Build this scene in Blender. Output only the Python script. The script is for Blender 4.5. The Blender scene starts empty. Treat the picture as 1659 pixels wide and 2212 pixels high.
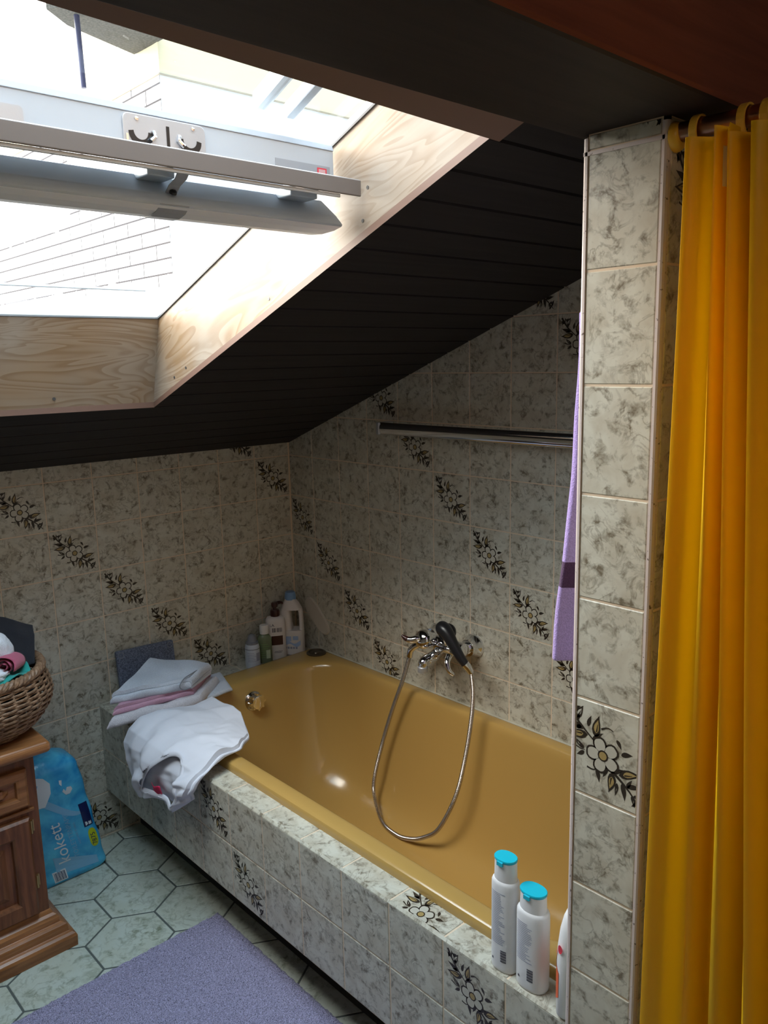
import bpy, bmesh, math, random
from mathutils import Vector, Matrix, noise
random.seed(7)
S = bpy.context.scene
COL = S.collection
PI = math.pi
V = Vector

# ------------------------------------------------------------------ helpers
class MB:
    """collects polygons with material slots, smooth flags and uvs, builds ONE mesh object"""
    def __init__(s):
        s.v = []; s.f = []; s.m = []; s.sm = []; s.uv = []
    def add(s, pts):
        i = len(s.v); s.v.extend([tuple(p) for p in pts]); return i
    def face(s, idx, m=0, smooth=False, uv=None):
        s.f.append(tuple(idx)); s.m.append(m); s.sm.append(smooth); s.uv.append(uv)
    def poly(s, pts, m=0, uv=None, smooth=False):
        i = s.add(pts); s.face(range(i, i+len(pts)), m, smooth, uv)
    def box(s, a, b, m=0, mat=None):
        x0, y0, z0 = a; x1, y1, z1 = b
        P = [V(p) for p in ((x0,y0,z0),(x1,y0,z0),(x1,y1,z0),(x0,y1,z0),(x0,y0,z1),(x1,y0,z1),(x1,y1,z1),(x0,y1,z1))]
        if mat: P = [mat @ p for p in P]
        i = s.add(P)
        for q in ((3,2,1,0),(4,5,6,7),(0,1,5,4),(1,2,6,5),(2,3,7,6),(3,0,4,7)):
            s.face([i+k for k in q], m)
    def rings(s, rs, m=0, smooth=True, closed=True, cap0=False, cap1=False, loop=False):
        n = len(rs[0]); i = s.add([p for r in rs for p in r]); R = len(rs)
        for a in range(R if loop else R-1):
            b = (a+1) % R
            for k in range(n if closed else n-1):
                l = (k+1) % n
                mm = m(a, k) if callable(m) else m
                s.face((i+a*n+k, i+a*n+l, i+b*n+l, i+b*n+k), mm, smooth)
        mc = 0 if callable(m) else m
        if cap0: s.face([i+k for k in range(n-1, -1, -1)], mc)
        if cap1: s.face([i+(R-1)*n+k for k in range(n)], mc)
        return i
    def tube(s, path, r, seg=10, m=0, loop=False, cap=True, up=None):
        path = [V(p) for p in path]; N = len(path); rs = []
        prev = None
        for a in range(N):
            if loop: t = path[(a+1) % N] - path[a-1]
            else: t = path[min(a+1, N-1)] - path[max(a-1, 0)]
            t.normalize()
            if prev is None:
                ref = V(up) if up else (V((0,0,1)) if abs(t.z) < .9 else V((1,0,0)))
                nrm = (ref - t*ref.dot(t)).normalized()
            else:
                nrm = (prev - t*prev.dot(t)).normalized()
            prev = nrm; bi = t.cross(nrm)
            rr = r(a/(N-1)) if callable(r) else (r[a] if isinstance(r, (list, tuple)) else r)
            rs.append([path[a] + (nrm*math.cos(2*PI*k/seg) + bi*math.sin(2*PI*k/seg))*rr for k in range(seg)])
        s.rings(rs, m, True, True, cap and not loop, cap and not loop, loop)
    def lathe(s, prof, mat=None, seg=32, m=0, sx=1, sy=1):
        """prof: (r, z) from bottom to top, about local z"""
        rs = []
        for r, z in prof:
            ring = [V((r*sx*math.cos(2*PI*k/seg), r*sy*math.sin(2*PI*k/seg), z)) for k in range(seg)]
            rs.append([mat @ p for p in ring] if mat else ring)
        s.rings(rs, m, True, True, prof[0][0] > 1e-5, prof[-1][0] > 1e-5)
    def grid(s, fn, nu, nv, m=0, smooth=True, keep=None, uv=False):
        i = s.add([fn(a/nu, b/nv) for b in range(nv+1) for a in range(nu+1)])
        for b in range(nv):
            for a in range(nu):
                if keep and not keep((a+.5)/nu, (b+.5)/nv): continue
                k = i + b*(nu+1) + a
                u = None
                if uv: u = [(a/nu, b/nv), ((a+1)/nu, b/nv), ((a+1)/nu, (b+1)/nv), (a/nu, (b+1)/nv)]
                mm = m((a+.5)/nu, (b+.5)/nv) if callable(m) else m
                s.face((k, k+1, k+nu+2, k+nu+1), mm, smooth, u)
    def build(s, name, mats, parent=None, bevel=0, subsurf=0, solid=0, merge=0, clip=None, segs=2, off=0, fixn=False):
        org = V((0,0,0)); p = parent
        while p is not None: org += p.location; p = p.parent
        me = bpy.data.meshes.new(name)
        me.from_pydata([(x-org.x, y-org.y, z-org.z) for x, y, z in s.v], [], s.f)
        for mt in (mats if isinstance(mats, (list, tuple)) else [mats]): me.materials.append(mt)
        me.polygons.foreach_set('material_index', s.m)
        me.polygons.foreach_set('use_smooth', s.sm)
        if any(u for u in s.uv):
            L = me.uv_layers.new(name='UVMap'); k = 0
            for poly, u in zip(me.polygons, s.uv):
                for j, li in enumerate(poly.loop_indices):
                    if u: L.data[li].uv = u[j]
        if merge or clip or fixn:
            bm = bmesh.new(); bm.from_mesh(me)
            if merge: bmesh.ops.remove_doubles(bm, verts=bm.verts, dist=merge)
            if clip:
                for co, no in clip:
                    bmesh.ops.bisect_plane(bm, geom=bm.verts[:]+bm.edges[:]+bm.faces[:], plane_co=V(co)-org, plane_no=V(no), clear_outer=True)
            if fixn: bmesh.ops.recalc_face_normals(bm, faces=bm.faces)
            bm.to_mesh(me); bm.free()
        me.update()
        if any(s.sm): me.set_sharp_from_angle(angle=math.radians(42))
        o = bpy.data.objects.new(name, me); COL.objects.link(o)
        if parent: o.parent = parent
        if solid:
            md = o.modifiers.new('solid', 'SOLIDIFY'); md.thickness = solid; md.offset = off
        if bevel:
            md = o.modifiers.new('bevel', 'BEVEL'); md.width = bevel; md.segments = segs; md.limit_method = 'ANGLE'; md.angle_limit = math.radians(40)
        if subsurf:
            md = o.modifiers.new('sub', 'SUBSURF'); md.levels = subsurf; md.render_levels = subsurf
        return o

def thing(name, loc, label, cat, group=None):
    o = bpy.data.objects.new(name, None); COL.objects.link(o); o.location = loc
    o.empty_display_size = .05
    o['label'] = label; o['category'] = cat
    if group: o['group'] = group
    return o
def tag(o, label, cat, group=None):
    o['label'] = label; o['category'] = cat
    if group: o['group'] = group
    return o
def struct(o):
    o['kind'] = 'structure'; return o
def lerp(a, b, t): return a + (b-a)*t
def sst(a, b, x):
    t = max(0, min(1, (x-a)/(b-a))); return t*t*(3-2*t)
def catmull(P, n):
    P = [V(p) for p in P]; out = []
    for i in range(len(P)-1):
        a, b, c, d = P[max(i-1, 0)], P[i], P[i+1], P[min(i+2, len(P)-1)]
        for k in range(n):
            t = k/n
            out.append(.5*((2*b) + (c-a)*t + (2*a-5*b+4*c-d)*t*t + (3*b-a-3*c+d)*t**3))
    out.append(P[-1]); return out
def resample(path, n):
    L = [0]
    for a, b in zip(path, path[1:]): L.append(L[-1] + (b-a).length)
    out = []; j = 0
    for k in range(n):
        t = L[-1]*k/(n-1)
        while j < len(L)-2 and L[j+1] < t: j += 1
        out.append(path[j].lerp(path[j+1], (t-L[j])/max(1e-9, L[j+1]-L[j])))
    return out
def interp(tab, x):
    if x <= tab[0][0]: return tab[0][1]
    for (a, fa), (b, fb) in zip(tab, tab[1:]):
        if x <= b: return lerp(fa, fb, (x-a)/(b-a))
    return tab[-1][1]

# ------------------------------------------------------------------ materials
class NT:
    def __init__(s, name):
        s.mat = bpy.data.materials.new(name); s.mat.use_nodes = True
        s.t = s.mat.node_tree; s.t.nodes.clear()
        s.out = s.n('ShaderNodeOutputMaterial')
    def n(s, typ, **kw):
        nd = s.t.nodes.new(typ)
        for k, v in kw.items(): setattr(nd, k, v)
        return nd
    def l(s, a, b): s.t.links.new(a, b)
    def setin(s, nd, **kw):
        for k, v in kw.items():
            k = k.replace('_', ' ')
            if hasattr(v, 'is_linked') or isinstance(v, bpy.types.NodeSocket): s.l(v, nd.inputs[k])
            else: nd.inputs[k].default_value = v
    def coord(s, kind='Object', scale=None):
        c = s.n('ShaderNodeTexCoord').outputs[kind]
        if scale:
            mp = s.n('ShaderNodeMapping'); s.l(c, mp.inputs['Vector']); mp.inputs['Scale'].default_value = scale; c = mp.outputs[0]
        return c
    def noise(s, vec, scale, detail=3, rough=.55, dist=0):
        nd = s.n('ShaderNodeTexNoise'); s.l(vec, nd.inputs['Vector'])
        nd.inputs['Scale'].default_value = scale; nd.inputs['Detail'].default_value = detail
        nd.inputs['Roughness'].default_value = rough; nd.inputs['Distortion'].default_value = dist
        return nd.outputs['Fac']
    def ramp(s, fac, stops, interp='LINEAR'):
        nd = s.n('ShaderNodeValToRGB'); s.l(fac, nd.inputs[0]); cr = nd.color_ramp; cr.interpolation = interp
        while len(cr.elements) < len(stops): cr.elements.new(.5)
        for e, (p, c) in zip(cr.elements, stops):
            e.position = p; e.color = (c, c, c, 1) if isinstance(c, (int, float)) else (*c, 1)
        return nd.outputs[0]
    def math(s, op, a, b=None, c=None):
        nd = s.n('ShaderNodeMath', operation=op)
        for i, x in enumerate((a, b, c)):
            if x is None: continue
            if isinstance(x, (int, float)): nd.inputs[i].default_value = x
            else: s.l(x, nd.inputs[i])
        return nd.outputs[0]
    def mix(s, fac, a, b):
        nd = s.n('ShaderNodeMix', data_type='RGBA')
        for sock, x in ((nd.inputs[0], fac), (nd.inputs[6], a), (nd.inputs[7], b)):
            if isinstance(x, (int, float)): sock.default_value = x
            elif isinstance(x, tuple): sock.default_value = (*x, 1) if len(x) == 3 else x
            else: s.l(x, sock)
        return nd.outputs[2]
    def bump(s, h, strength=.3, dist=.002):
        nd = s.n('ShaderNodeBump'); s.l(h, nd.inputs['Height']); nd.inputs['Strength'].default_value = strength
        nd.inputs['Distance'].default_value = dist; return nd.outputs[0]
    def bsdf(s, color, rough=.5, metal=0, normal=None, **kw):
        nd = s.n('ShaderNodeBsdfPrincipled')
        if isinstance(color, tuple): nd.inputs['Base Color'].default_value = (*color, 1)
        else: s.l(color, nd.inputs['Base Color'])
        if isinstance(rough, (int, float)): nd.inputs['Roughness'].default_value = rough
        else: s.l(rough, nd.inputs['Roughness'])
        nd.inputs['Metallic'].default_value = metal
        if normal is not None: s.l(normal, nd.inputs['Normal'])
        for k, v in kw.items(): nd.inputs[k.replace('_', ' ')].default_value = v
        return nd.outputs[0]
    def done(s, sh): s.l(sh, s.out.inputs['Surface']); return s.mat

def plain(name, color, rough=.5, metal=0, bump=None, vary=0, **kw):
    t = NT(name); c = t.coord()
    col = color
    if vary:
        nz = t.noise(c, 60, 3)
        col = t.mix(t.ramp(nz, [(.35, 0.), (.65, 1.)]), tuple(x*(1-vary) for x in color), tuple(min(1, x*(1+vary)) for x in color))
    nrm = None
    if bump: nrm = t.bump(t.noise(c, bump[0], 4), bump[1], bump[2])
    return t.done(t.bsdf(col, rough, metal, nrm, **kw))

def tile_mat(name, base, vein, rough, vs=20, amt=1., warm=(.50,.42,.30)):
    t = NT(name); uv = t.coord('UV')
    n1 = t.noise(uv, vs, 4, .6, .9)
    ridge = t.math('ABSOLUTE', t.math('SUBTRACT', n1, .5))
    thin = t.ramp(ridge, [(0, 1.), (.012, .75), (.045, 0.)])
    mask = t.ramp(t.noise(uv, vs*.55, 2), [(.42, 0.), (.58, 1.)])
    n3 = t.noise(uv, vs*1.9, 4, .65, .4)
    blot = t.ramp(n3, [(.51, 0.), (.72, 1.)])
    soft = t.ramp(t.noise(uv, vs*.8, 3, .6, .5), [(.38, 0.), (.68, 1.)])
    f = t.math('MINIMUM', t.math('ADD', t.math('MULTIPLY', t.math('MULTIPLY', thin, mask), .5*amt), t.math('MULTIPLY', blot, .92*amt)), .92)
    c = t.mix(t.math('MULTIPLY', soft, .55*amt), base, warm)
    c = t.mix(f, c, vein)
    return t.done(t.bsdf(c, rough, 0, None, Specular_IOR_Level=.45))

M = {}
M['tile'] = tile_mat('glazed wall tile', (.585, .57, .485), (.135, .105, .065), .34, 25, 1., (.385, .33, .24))
M['floortile'] = tile_mat('glazed floor tile', (.55, .60, .53), (.17, .19, .12), .30, 18, .8, (.47, .49, .37))
M['grout'] = plain('cream grout', (.72, .58, .43), .9, bump=(400, .3, .001))
M['floorgrout'] = plain('dark floor grout', (.10, .115, .105), .9)
M['line'] = plain('printed brown line', (.028, .018, .010), .4)
M['petal'] = plain('printed white petal', (.50, .475, .40), .35)
M['ochre'] = plain('printed ochre leaf', (.36, .26, .10), .35)
M['tub'] = plain('mustard enamel', (.46, .285, .085), .2, Coat_Weight=.25, Coat_Roughness=.08)
M['chrome'] = plain('chrome', (.78, .78, .80), .09, 1)
M['steel'] = plain('brushed steel', (.50, .52, .56), .4, .55, bump=(300, .1, .001))
M['black'] = plain('black plastic', (.012, .012, .014), .3)
M['darkrub'] = plain('dark bronze cap', (.10, .075, .05), .35, .6)
M['plaster'] = plain('cream plaster', (.60, .52, .42), .9, bump=(80, .2, .002))
M['white'] = plain('white plastic', (.80, .79, .80), .35)
M['offwhite'] = plain('milky plastic', (.74, .70, .68), .4)
M['turq'] = plain('turquoise cap', (.01, .46, .62), .35)
M['blue'] = plain('blue cap', (.20, .36, .62), .35)
M['paleblue'] = plain('pale blue print', (.34, .46, .68), .4)
M['dkbrown'] = plain('dark brown plastic', (.045, .012, .010), .3)
M['grey'] = plain('grey plastic', (.22, .235, .27), .4)
M['palegrey'] = plain('pale grey can', (.55, .60, .68), .35)
M['ink'] = plain('dark ink', (.05, .05, .07), .5)
M['inkgrey'] = plain('grey ink', (.30, .32, .42), .5)
M['orange'] = plain('orange plastic', (.75, .12, .03), .4)
M['sticker'] = plain('cream sticker', (.60, .55, .47), .7)
M['alu'] = plain('grey lacquered metal', (.36, .385, .43), .42, bump=(500, .05, .0005))
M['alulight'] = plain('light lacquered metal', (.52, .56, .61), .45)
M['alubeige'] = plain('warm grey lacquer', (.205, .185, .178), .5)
M['aludark'] = plain('dark grey lacquer', (.40, .48, .56), .38)
M['whitelacq'] = plain('white lacquer', (.80, .81, .82), .4)
M['brightened'] = plain('satin aluminium', (.92, .93, .95), .45)  # near-white: light caught by the handle underside is put into the colour
M['screwdark'] = plain('dark screw', (.12, .12, .12), .4, .7)
M['red'] = plain('red print', (.75, .05, .08), .5)
M['pinkred'] = plain('crimson cloth label', (.62, .02, .09), .7)
M['brass'] = plain('brass', (.55, .38, .16), .35, 1)
M['gasket'] = plain('grey gasket', (.10, .10, .10), .6)
M['trimplastic'] = None

def glassmat():
    t = NT('window glass'); tr = t.n('ShaderNodeBsdfTransparent'); tr.inputs[0].default_value = (.96, .985, .975, 1)
    gl = t.n('ShaderNodeBsdfGlossy'); gl.inputs['Roughness'].default_value = .02
    fr = t.n('ShaderNodeLayerWeight'); fr.inputs[0].default_value = .5
    fac = t.math('ADD', t.math('MULTIPLY', t.math('POWER', fr.outputs['Facing'], 5), .8), .03)
    mx = t.n('ShaderNodeMixShader'); t.l(fac, mx.inputs[0]); t.l(tr.outputs[0], mx.inputs[1]); t.l(gl.outputs[0], mx.inputs[2])
    return t.done(mx.outputs[0])
M['glass'] = glassmat()

def clearplastic():
    t = NT('clear greenish plastic')
    tr = t.n('ShaderNodeBsdfTransparent'); tr.inputs[0].default_value = (.62, .74, .46, 1)
    gl = t.bsdf((.32, .38, .24), .15)
    mx = t.n('ShaderNodeMixShader'); mx.inputs[0].default_value = .55
    t.l(tr.outputs[0], mx.inputs[1]); t.l(gl, mx.inputs[2]); return t.done(mx.outputs[0])
M['clear'] = clearplastic()

def trimplastic():
    t = NT('mottled tile trim'); c = t.coord()
    sp = t.ramp(t.noise(c, 160, 2), [(.66, 0.), (.72, 1.)])
    col = t.mix(sp, (.62, .54, .52), (.15, .11, .09))
    return t.done(t.bsdf(col, .4))
M['trimplastic'] = trimplastic()

def ceiling_wood(name, a, b):
    t = NT(name); c = t.coord(scale=(2, 40, 40))
    n = t.noise(c, 1.5, 5, .6, .3)
    col = t.mix(t.ramp(n, [(.3, 0.), (.7, 1.)]), a, b)
    return t.done(t.bsdf(col, .62, 0, t.bump(n, .25, .001), Specular_IOR_Level=.25))
M['board'] = ceiling_wood('dark stained boards', (.013, .0107, .0112), (.023, .0185, .019))
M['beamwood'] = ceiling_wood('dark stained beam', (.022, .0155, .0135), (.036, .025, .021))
M['redbrown'] = ceiling_wood('red-brown beam face', (.15, .043, .026), (.23, .070, .040))  # rear face of the beam, lighter and redder than its other faces
M['browntrim'] = plain('brown stained trim', (.20, .115, .085), .5)

def pine(name, light, dark, freq=16, stain=.6):
    """UV: u along the grain in metres, v across in metres"""
    t = NT(name); uv = t.coord('UV')
    mp = t.n('ShaderNodeMapping'); t.l(uv, mp.inputs[0]); mp.inputs['Scale'].default_value = (1.9, 8, 1)
    n = t.noise(mp.outputs[0], 1.1, 2, .5, 1.4)
    mp2 = t.n('ShaderNodeMapping'); t.l(uv, mp2.inputs[0]); mp2.inputs['Scale'].default_value = (6, 260, 1)
    fine = t.noise(mp2.outputs[0], 1, 3)
    r = t.math('FRACT', t.math('MULTIPLY', n, freq))
    ring = t.ramp(r, [(0, .05), (.45, .25), (.82, 1.), (.95, .9), (1, .05)])
    patch = t.ramp(t.noise(uv, 3.2, 3, .5, .6), [(.42, 0.), (.62, 1.)])
    f = t.math('ADD', t.math('MULTIPLY', t.math('MULTIPLY', ring, t.math('ADD', t.math('MULTIPLY', patch, .65), .35)), .72), t.math('MULTIPLY', fine, .14))
    c = t.mix(f, light, dark)
    c = t.mix(t.math('MULTIPLY', patch, .45*stain), c, tuple(x*y for x, y in zip(light, (.86, .62, .36))))
    return t.done(t.bsdf(c, .48, 0, t.bump(f, .12, .0008)))
M['pine'] = pine('pale varnished pine', (.375, .312, .25), (.13, .068, .027), 11, 1.25)
def oak(name, a, b):
    t = NT(name); c = t.coord(scale=(30, 30, 2.4))
    n = t.noise(c, 2.2, 5, .65, .5)
    col = t.mix(t.ramp(n, [(.32, 0.), (.66, 1.)]), a, b)
    return t.done(t.bsdf(col, .38, 0, t.bump(n, .15, .001)))
M['oak'] = oak('reddish oak', (.10, .032, .012), (.26, .095, .036))
M['oaklight'] = None
def oakh(name, a, b):
    t = NT(name); c = t.coord(scale=(2.4, 30, 30))
    n = t.noise(c, 2.2, 5, .65, .5)
    col = t.mix(t.ramp(n, [(.32, 0.), (.66, 1.)]), a, b)
    return t.done(t.bsdf(col, .3, 0, t.bump(n, .15, .001)))
M['oakh'] = oakh('golden oak', (.22, .085, .028), (.44, .185, .068))

def cloth(name, color, fuzz=900, strength=.5, vary=.12, rough=.95, sheen=.2, big=45):
    t = NT(name); c = t.coord()
    n = t.noise(c, fuzz, 2); n2 = t.noise(c, big, 3)
    h = t.math('ADD', t.math('MULTIPLY', n, .6), t.math('MULTIPLY', n2, .5))
    col = t.mix(t.ramp(n, [(.3, 0.), (.7, 1.)]), tuple(x*(1-vary) for x in color), tuple(min(1, x*(1+vary)) for x in color))
    return t.done(t.bsdf(col, rough, 0, t.bump(h, strength, .003), Sheen_Weight=sheen))
M['towelgrey'] = cloth('grey white terry', (.56, .60, .68), 500, .7, .14)
M['towelpink'] = cloth('pink terry', (.55, .31, .41), 500, .6, .1)
M['towelwhite'] = cloth('white terry', (.62, .60, .64), 420, .9, .16)
M['shirt'] = cloth('white jersey', (.66, .68, .76), 1500, .12, .03, .9, .1, 30)
M['purple'] = cloth('lilac terry', (.36, .26, .56), 450, .8, .15)
M['maroon'] = cloth('dark plum terry', (.06, .02, .07), 450, .8, .15)
M['blackcloth'] = cloth('black cloth', (.018, .019, .026), 800, .4, .2)
M['teal'] = cloth('teal cloth', (.02, .32, .28), 900, .3, .1)
M['rose'] = cloth('rose cloth', (.48, .10, .17), 900, .4, .1)
M['fluffwhite'] = cloth('fluffy white cloth', (.72, .72, .76), 350, .9, .1)
M['rug'] = cloth('lilac pile', (.30, .275, .405), 420, 1., .75, .98, .25, 120)
M['board2'] = None

def specklemat():
    t = NT('speckled blue grey board'); c = t.coord()
    n = t.noise(c, 230, 3, .7)
    col = t.mix(t.ramp(n, [(.40, 0.), (.62, 1.)]), (.065, .08, .12), (.20, .23, .31))
    return t.done(t.bsdf(col, .5))
M['speckle'] = specklemat()
def wickermat():
    t = NT('brown willow'); c = t.coord()
    n = t.noise(c, 70, 4, .6)
    col = t.mix(t.ramp(n, [(.33, 0.), (.68, 1.)]), (.13, .065, .032), (.36, .215, .125))
    return t.done(t.bsdf(col, .5, 0, t.bump(t.noise(c, 300, 3), .3, .001)))
M['wicker'] = wickermat()
def curtainmat():
    t = NT('yellow shower curtain'); c = t.coord()
    d = t.n('ShaderNodeBsdfPrincipled'); d.inputs['Base Color'].default_value = (.95, .62, .01, 1); d.inputs['Roughness'].default_value = .42
    nz = t.noise(c, 900, 2); t.l(t.bump(nz, .1, .0006), d.inputs['Normal'])
    tr = t.n('ShaderNodeBsdfTranslucent'); tr.inputs[0].default_value = (.96, .47, .0, 1)
    mx = t.n('ShaderNodeMixShader'); mx.inputs[0].default_value = .34
    t.l(d.outputs[0], mx.inputs[1]); t.l(tr.outputs[0], mx.inputs[2]); return t.done(mx.outputs[0])
M['curtain'] = curtainmat()
M['ring'] = plain('yellow ring plastic', (.80, .50, .06), .3)
M['rod'] = plain('brown-tinted rod', (.42, .22, .13), .3, 1)  # brown of the reflected dark wood is put into the metal colour
def wrapmat():
    t = NT('glossy blue film'); c = t.coord()
    n = t.noise(c, 14, 3, .6, .4)
    col = t.mix(t.ramp(n, [(.35, 0.), (.65, 1.)]), (.02, .30, .68), (.10, .58, .88))
    return t.done(t.bsdf(col, .22, 0, t.bump(t.noise(c, 35, 3), .35, .004)))
M['wrap'] = wrapmat()
M['wrapwhite'] = plain('white film print', (.74, .80, .86), .3)
M['wrapmid'] = plain('light blue film print', (.22, .50, .76), .3)
M['wrapnavy'] = plain('navy film print', (.010, .018, .10), .3)
M['wraplime'] = plain('lime film print', (.50, .58, .02), .35)
def brickmat():
    t = NT('pale brick'); c = t.coord()
    sp = t.n('ShaderNodeSeparateXYZ'); t.l(c, sp.inputs[0])
    cb = t.n('ShaderNodeCombineXYZ'); t.l(sp.outputs[1], cb.inputs[0]); t.l(t.math('SUBTRACT', sp.outputs[2], .0675), cb.inputs[1])
    b = t.n('ShaderNodeTexBrick'); t.l(cb.outputs[0], b.inputs['Vector'])
    b.inputs['Scale'].default_value = 1; b.inputs['Brick Width'].default_value = .47; b.inputs['Row Height'].default_value = .1145
    b.inputs['Mortar Size'].default_value = .0075; b.inputs['Mortar Smooth'].default_value = .1
    b.inputs['Color1'].default_value = (.72, .66, .66, 1); b.inputs['Color2'].default_value = (.80, .76, .74, 1); b.inputs['Mortar'].default_value = (.045, .04, .045, 1)
    # overexposed white painted over the brick, except a low patch and a top band
    nz = t.math('MULTIPLY', t.math('SUBTRACT', t.noise(c, 2.5, 3), .5), .5)
    yy = t.math('ADD', sp.outputs[1], nz); zz = t.math('ADD', sp.outputs[2], nz)
    low = t.math('MULTIPLY', t.math('GREATER_THAN', yy, -5.15), t.math('MULTIPLY', t.math('GREATER_THAN', zz, 2.22), t.math('LESS_THAN', zz, 2.86)))
    top = t.math('GREATER_THAN', zz, 3.42)
    mk = t.math('MINIMUM', t.math('ADD', low, top), 1)
    return t.done(t.bsdf(t.mix(mk, (.82, .81, .80), b.outputs[0]), .9))
M['brick'] = brickmat()
M['render'] = plain('cream render', (.80, .70, .48), .9)
M['soffit'] = plain('weathered soffit', (.075, .07, .06), .9, vary=.4)
M['rooftile'] = plain('grey roofing', (.30, .28, .27), .8, vary=.3)
M['pole'] = plain('slate blue pole', (.045, .045, .10), .5)

# ------------------------------------------------------------------ room constants
TH = .1487; TW = .15; Z0 = 1.197           # tile pitch and the height of wall row 0
CK = .383; CZ = 1.243                       # ceiling plane z = CZ + CK*y
def ceil(y): return CZ + CK*y
OX0, OX1, OY0, OY1 = .775, 1.560, .482, 1.650   # skylight opening on the ceiling plane
XP, PY0, PY1 = .829, 1.817, 1.934          # partition end face and its two sides
AX = .795                                   # face of the tiled bath front

# flower motif on the unit tile (u right, v up): list of (material slot offset, polygon)
def motif():
    out = []
    def stroke(pts, w, n=6, taper=True):
        P = resample(catmull([(p_[0], p_[1], 0) for p_ in pts], 6), n)
        L = []; R = []
        for i, p in enumerate(P):
            t = (P[min(i+1, n-1)] - P[max(i-1, 0)]).normalized(); q = V((-t.y, t.x, 0))
            ww = 1.3*w*(1-.7*i/(n-1) if taper else 1)/2
            L.append(p+q*ww); R.append(p-q*ww)
        for i in range(n-1): out.append((0, [L[i], R[i], R[i+1], L[i+1]], 2))
    def leaf(b, tip, w, fill, lw=.019):
        b = V((*b, 0)); tip = V((*tip, 0)); d = tip-b; q = V((-d.y, d.x, 0)).normalized()
        pr = [(0, 0), (.12, .35), (.3, .5), (.5, .46), (.7, .3), (.86, .12), (1, 0)]
        bend = .12*w
        outl = [b+d*t+q*(w*h+bend*math.sin(PI*t)) for t, h in pr] + [b+d*t-q*(w*h-bend*math.sin(PI*t)) for t, h in pr[-2:0:-1]]
        out.append((0, outl, 0))
        if fill is not None:
            c = sum(outl, V((0,0,0)))/len(outl)
            k = max(.3, 1-2.2*lw/w)
            out.append((fill, [c+(p-c)*k for p in outl], 1))
            stroke([b+d*.25, b+d*.6], .014, 3)
    stroke([(.03, .985), (.16, .80), (.30, .68), (.44, .57)], .030)
    stroke([(.58, .36), (.70, .28), (.84, .17), (.975, .02)], .030)
    leaf((.18, .80), (.10, .99), .085, 1); leaf((.16, .82), (.235, .985), .085, 1)
    leaf((.26, .72), (.02, .78), .07, None); leaf((.30, .66), (.01, .63), .105, 2)
    leaf((.40, .66), (.44, .93), .105, 2); leaf((.30, .76), (.34, .90), .05, None)
    leaf((.26, .48), (.12, .58), .055, 1); leaf((.26, .45), (.16, .38), .05, None)
    stroke([(.10, .50), (.2, .47), (.27, .47)], .018); stroke([(.47, .78), (.55, .82), (.62, .80)], .018)
    leaf((.66, .72), (.72, .62), .045, None); leaf((.72, .56), (.86, .60), .06, None)
    leaf((.70, .32), (.97, .40), .105, 2); leaf((.62, .32), (.58, .07), .105, 2)
    leaf((.74, .24), (.78, .04), .06, None); leaf((.80, .22), (.98, .26), .06, None)
    leaf((.86, .14), (.90, -.0+.01), .045, 1); leaf((.88, .14), (.99, .14), .045, 1)
    leaf((.42, .30), (.46, .14), .055, None); stroke([(.30, .28), (.38, .27), (.44, .31)], .018)
    leaf((.68, .22), (.66, .06), .045, 1); leaf((.10, .88), (.02, .92), .05, None)
    leaf((.10, .90), (.20, .97), .045, None); leaf((.06, .95), (.04, .84), .045, None); leaf((.36, .62), (.50, .74), .05, None)
    leaf((.22, .74), (.12, .70), .05, None); leaf((.64, .32), (.76, .40), .05, None); leaf((.92, .08), (.86, -.0+.015), .04, None)
    leaf((.93, .07), (.99, .20), .045, None); leaf((.80, .20), (.86, .32), .045, None); leaf((.56, .38), (.50, .22), .05, None)
    cx, cy = .5, .475
    for k in range(5):
        a = PI/2 + .35 + 2*PI*k/5
        cxp, cyp = cx+.125*math.cos(a), cy+.125*math.sin(a)
        def pet(sc):
            P = []
            for j in range(14):
                b = 2*PI*j/14; r = .098*sc*(1+.10*math.cos(2*(b)))*(1-.16*max(0, math.cos(b))**8)
                P.append(V((cxp+r*math.cos(a+b), cyp+r*math.sin(a+b), 0)))
            return P
        out.append((0, pet(1), 2)); out.append((1, pet(.76), 3))
    for k in range(5):
        a = PI/2 + .35 + 2*PI*k/5
        stroke([(cx+.05*math.cos(a), cy+.05*math.sin(a)), (cx+.12*math.cos(a), cy+.12*math.sin(a))], .014, 3)
    out.append((0, [V((cx+.066*math.cos(2*PI*j/14), cy+.066*math.sin(2*PI*j/14), 0)) for j in range(14)], 5))
    out.append((2, [V((cx+.048*math.cos(2*PI*j/14), cy+.048*math.sin(2*PI*j/14), 0)) for j in range(14)], 6))
    return [(sl, [V((.5+(p.x-.5)*.87, .49+(p.y-.49)*.87, 0)) for p in pg], ly) for sl, pg, ly in out]
MOTIF = motif()
TM = None
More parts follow.
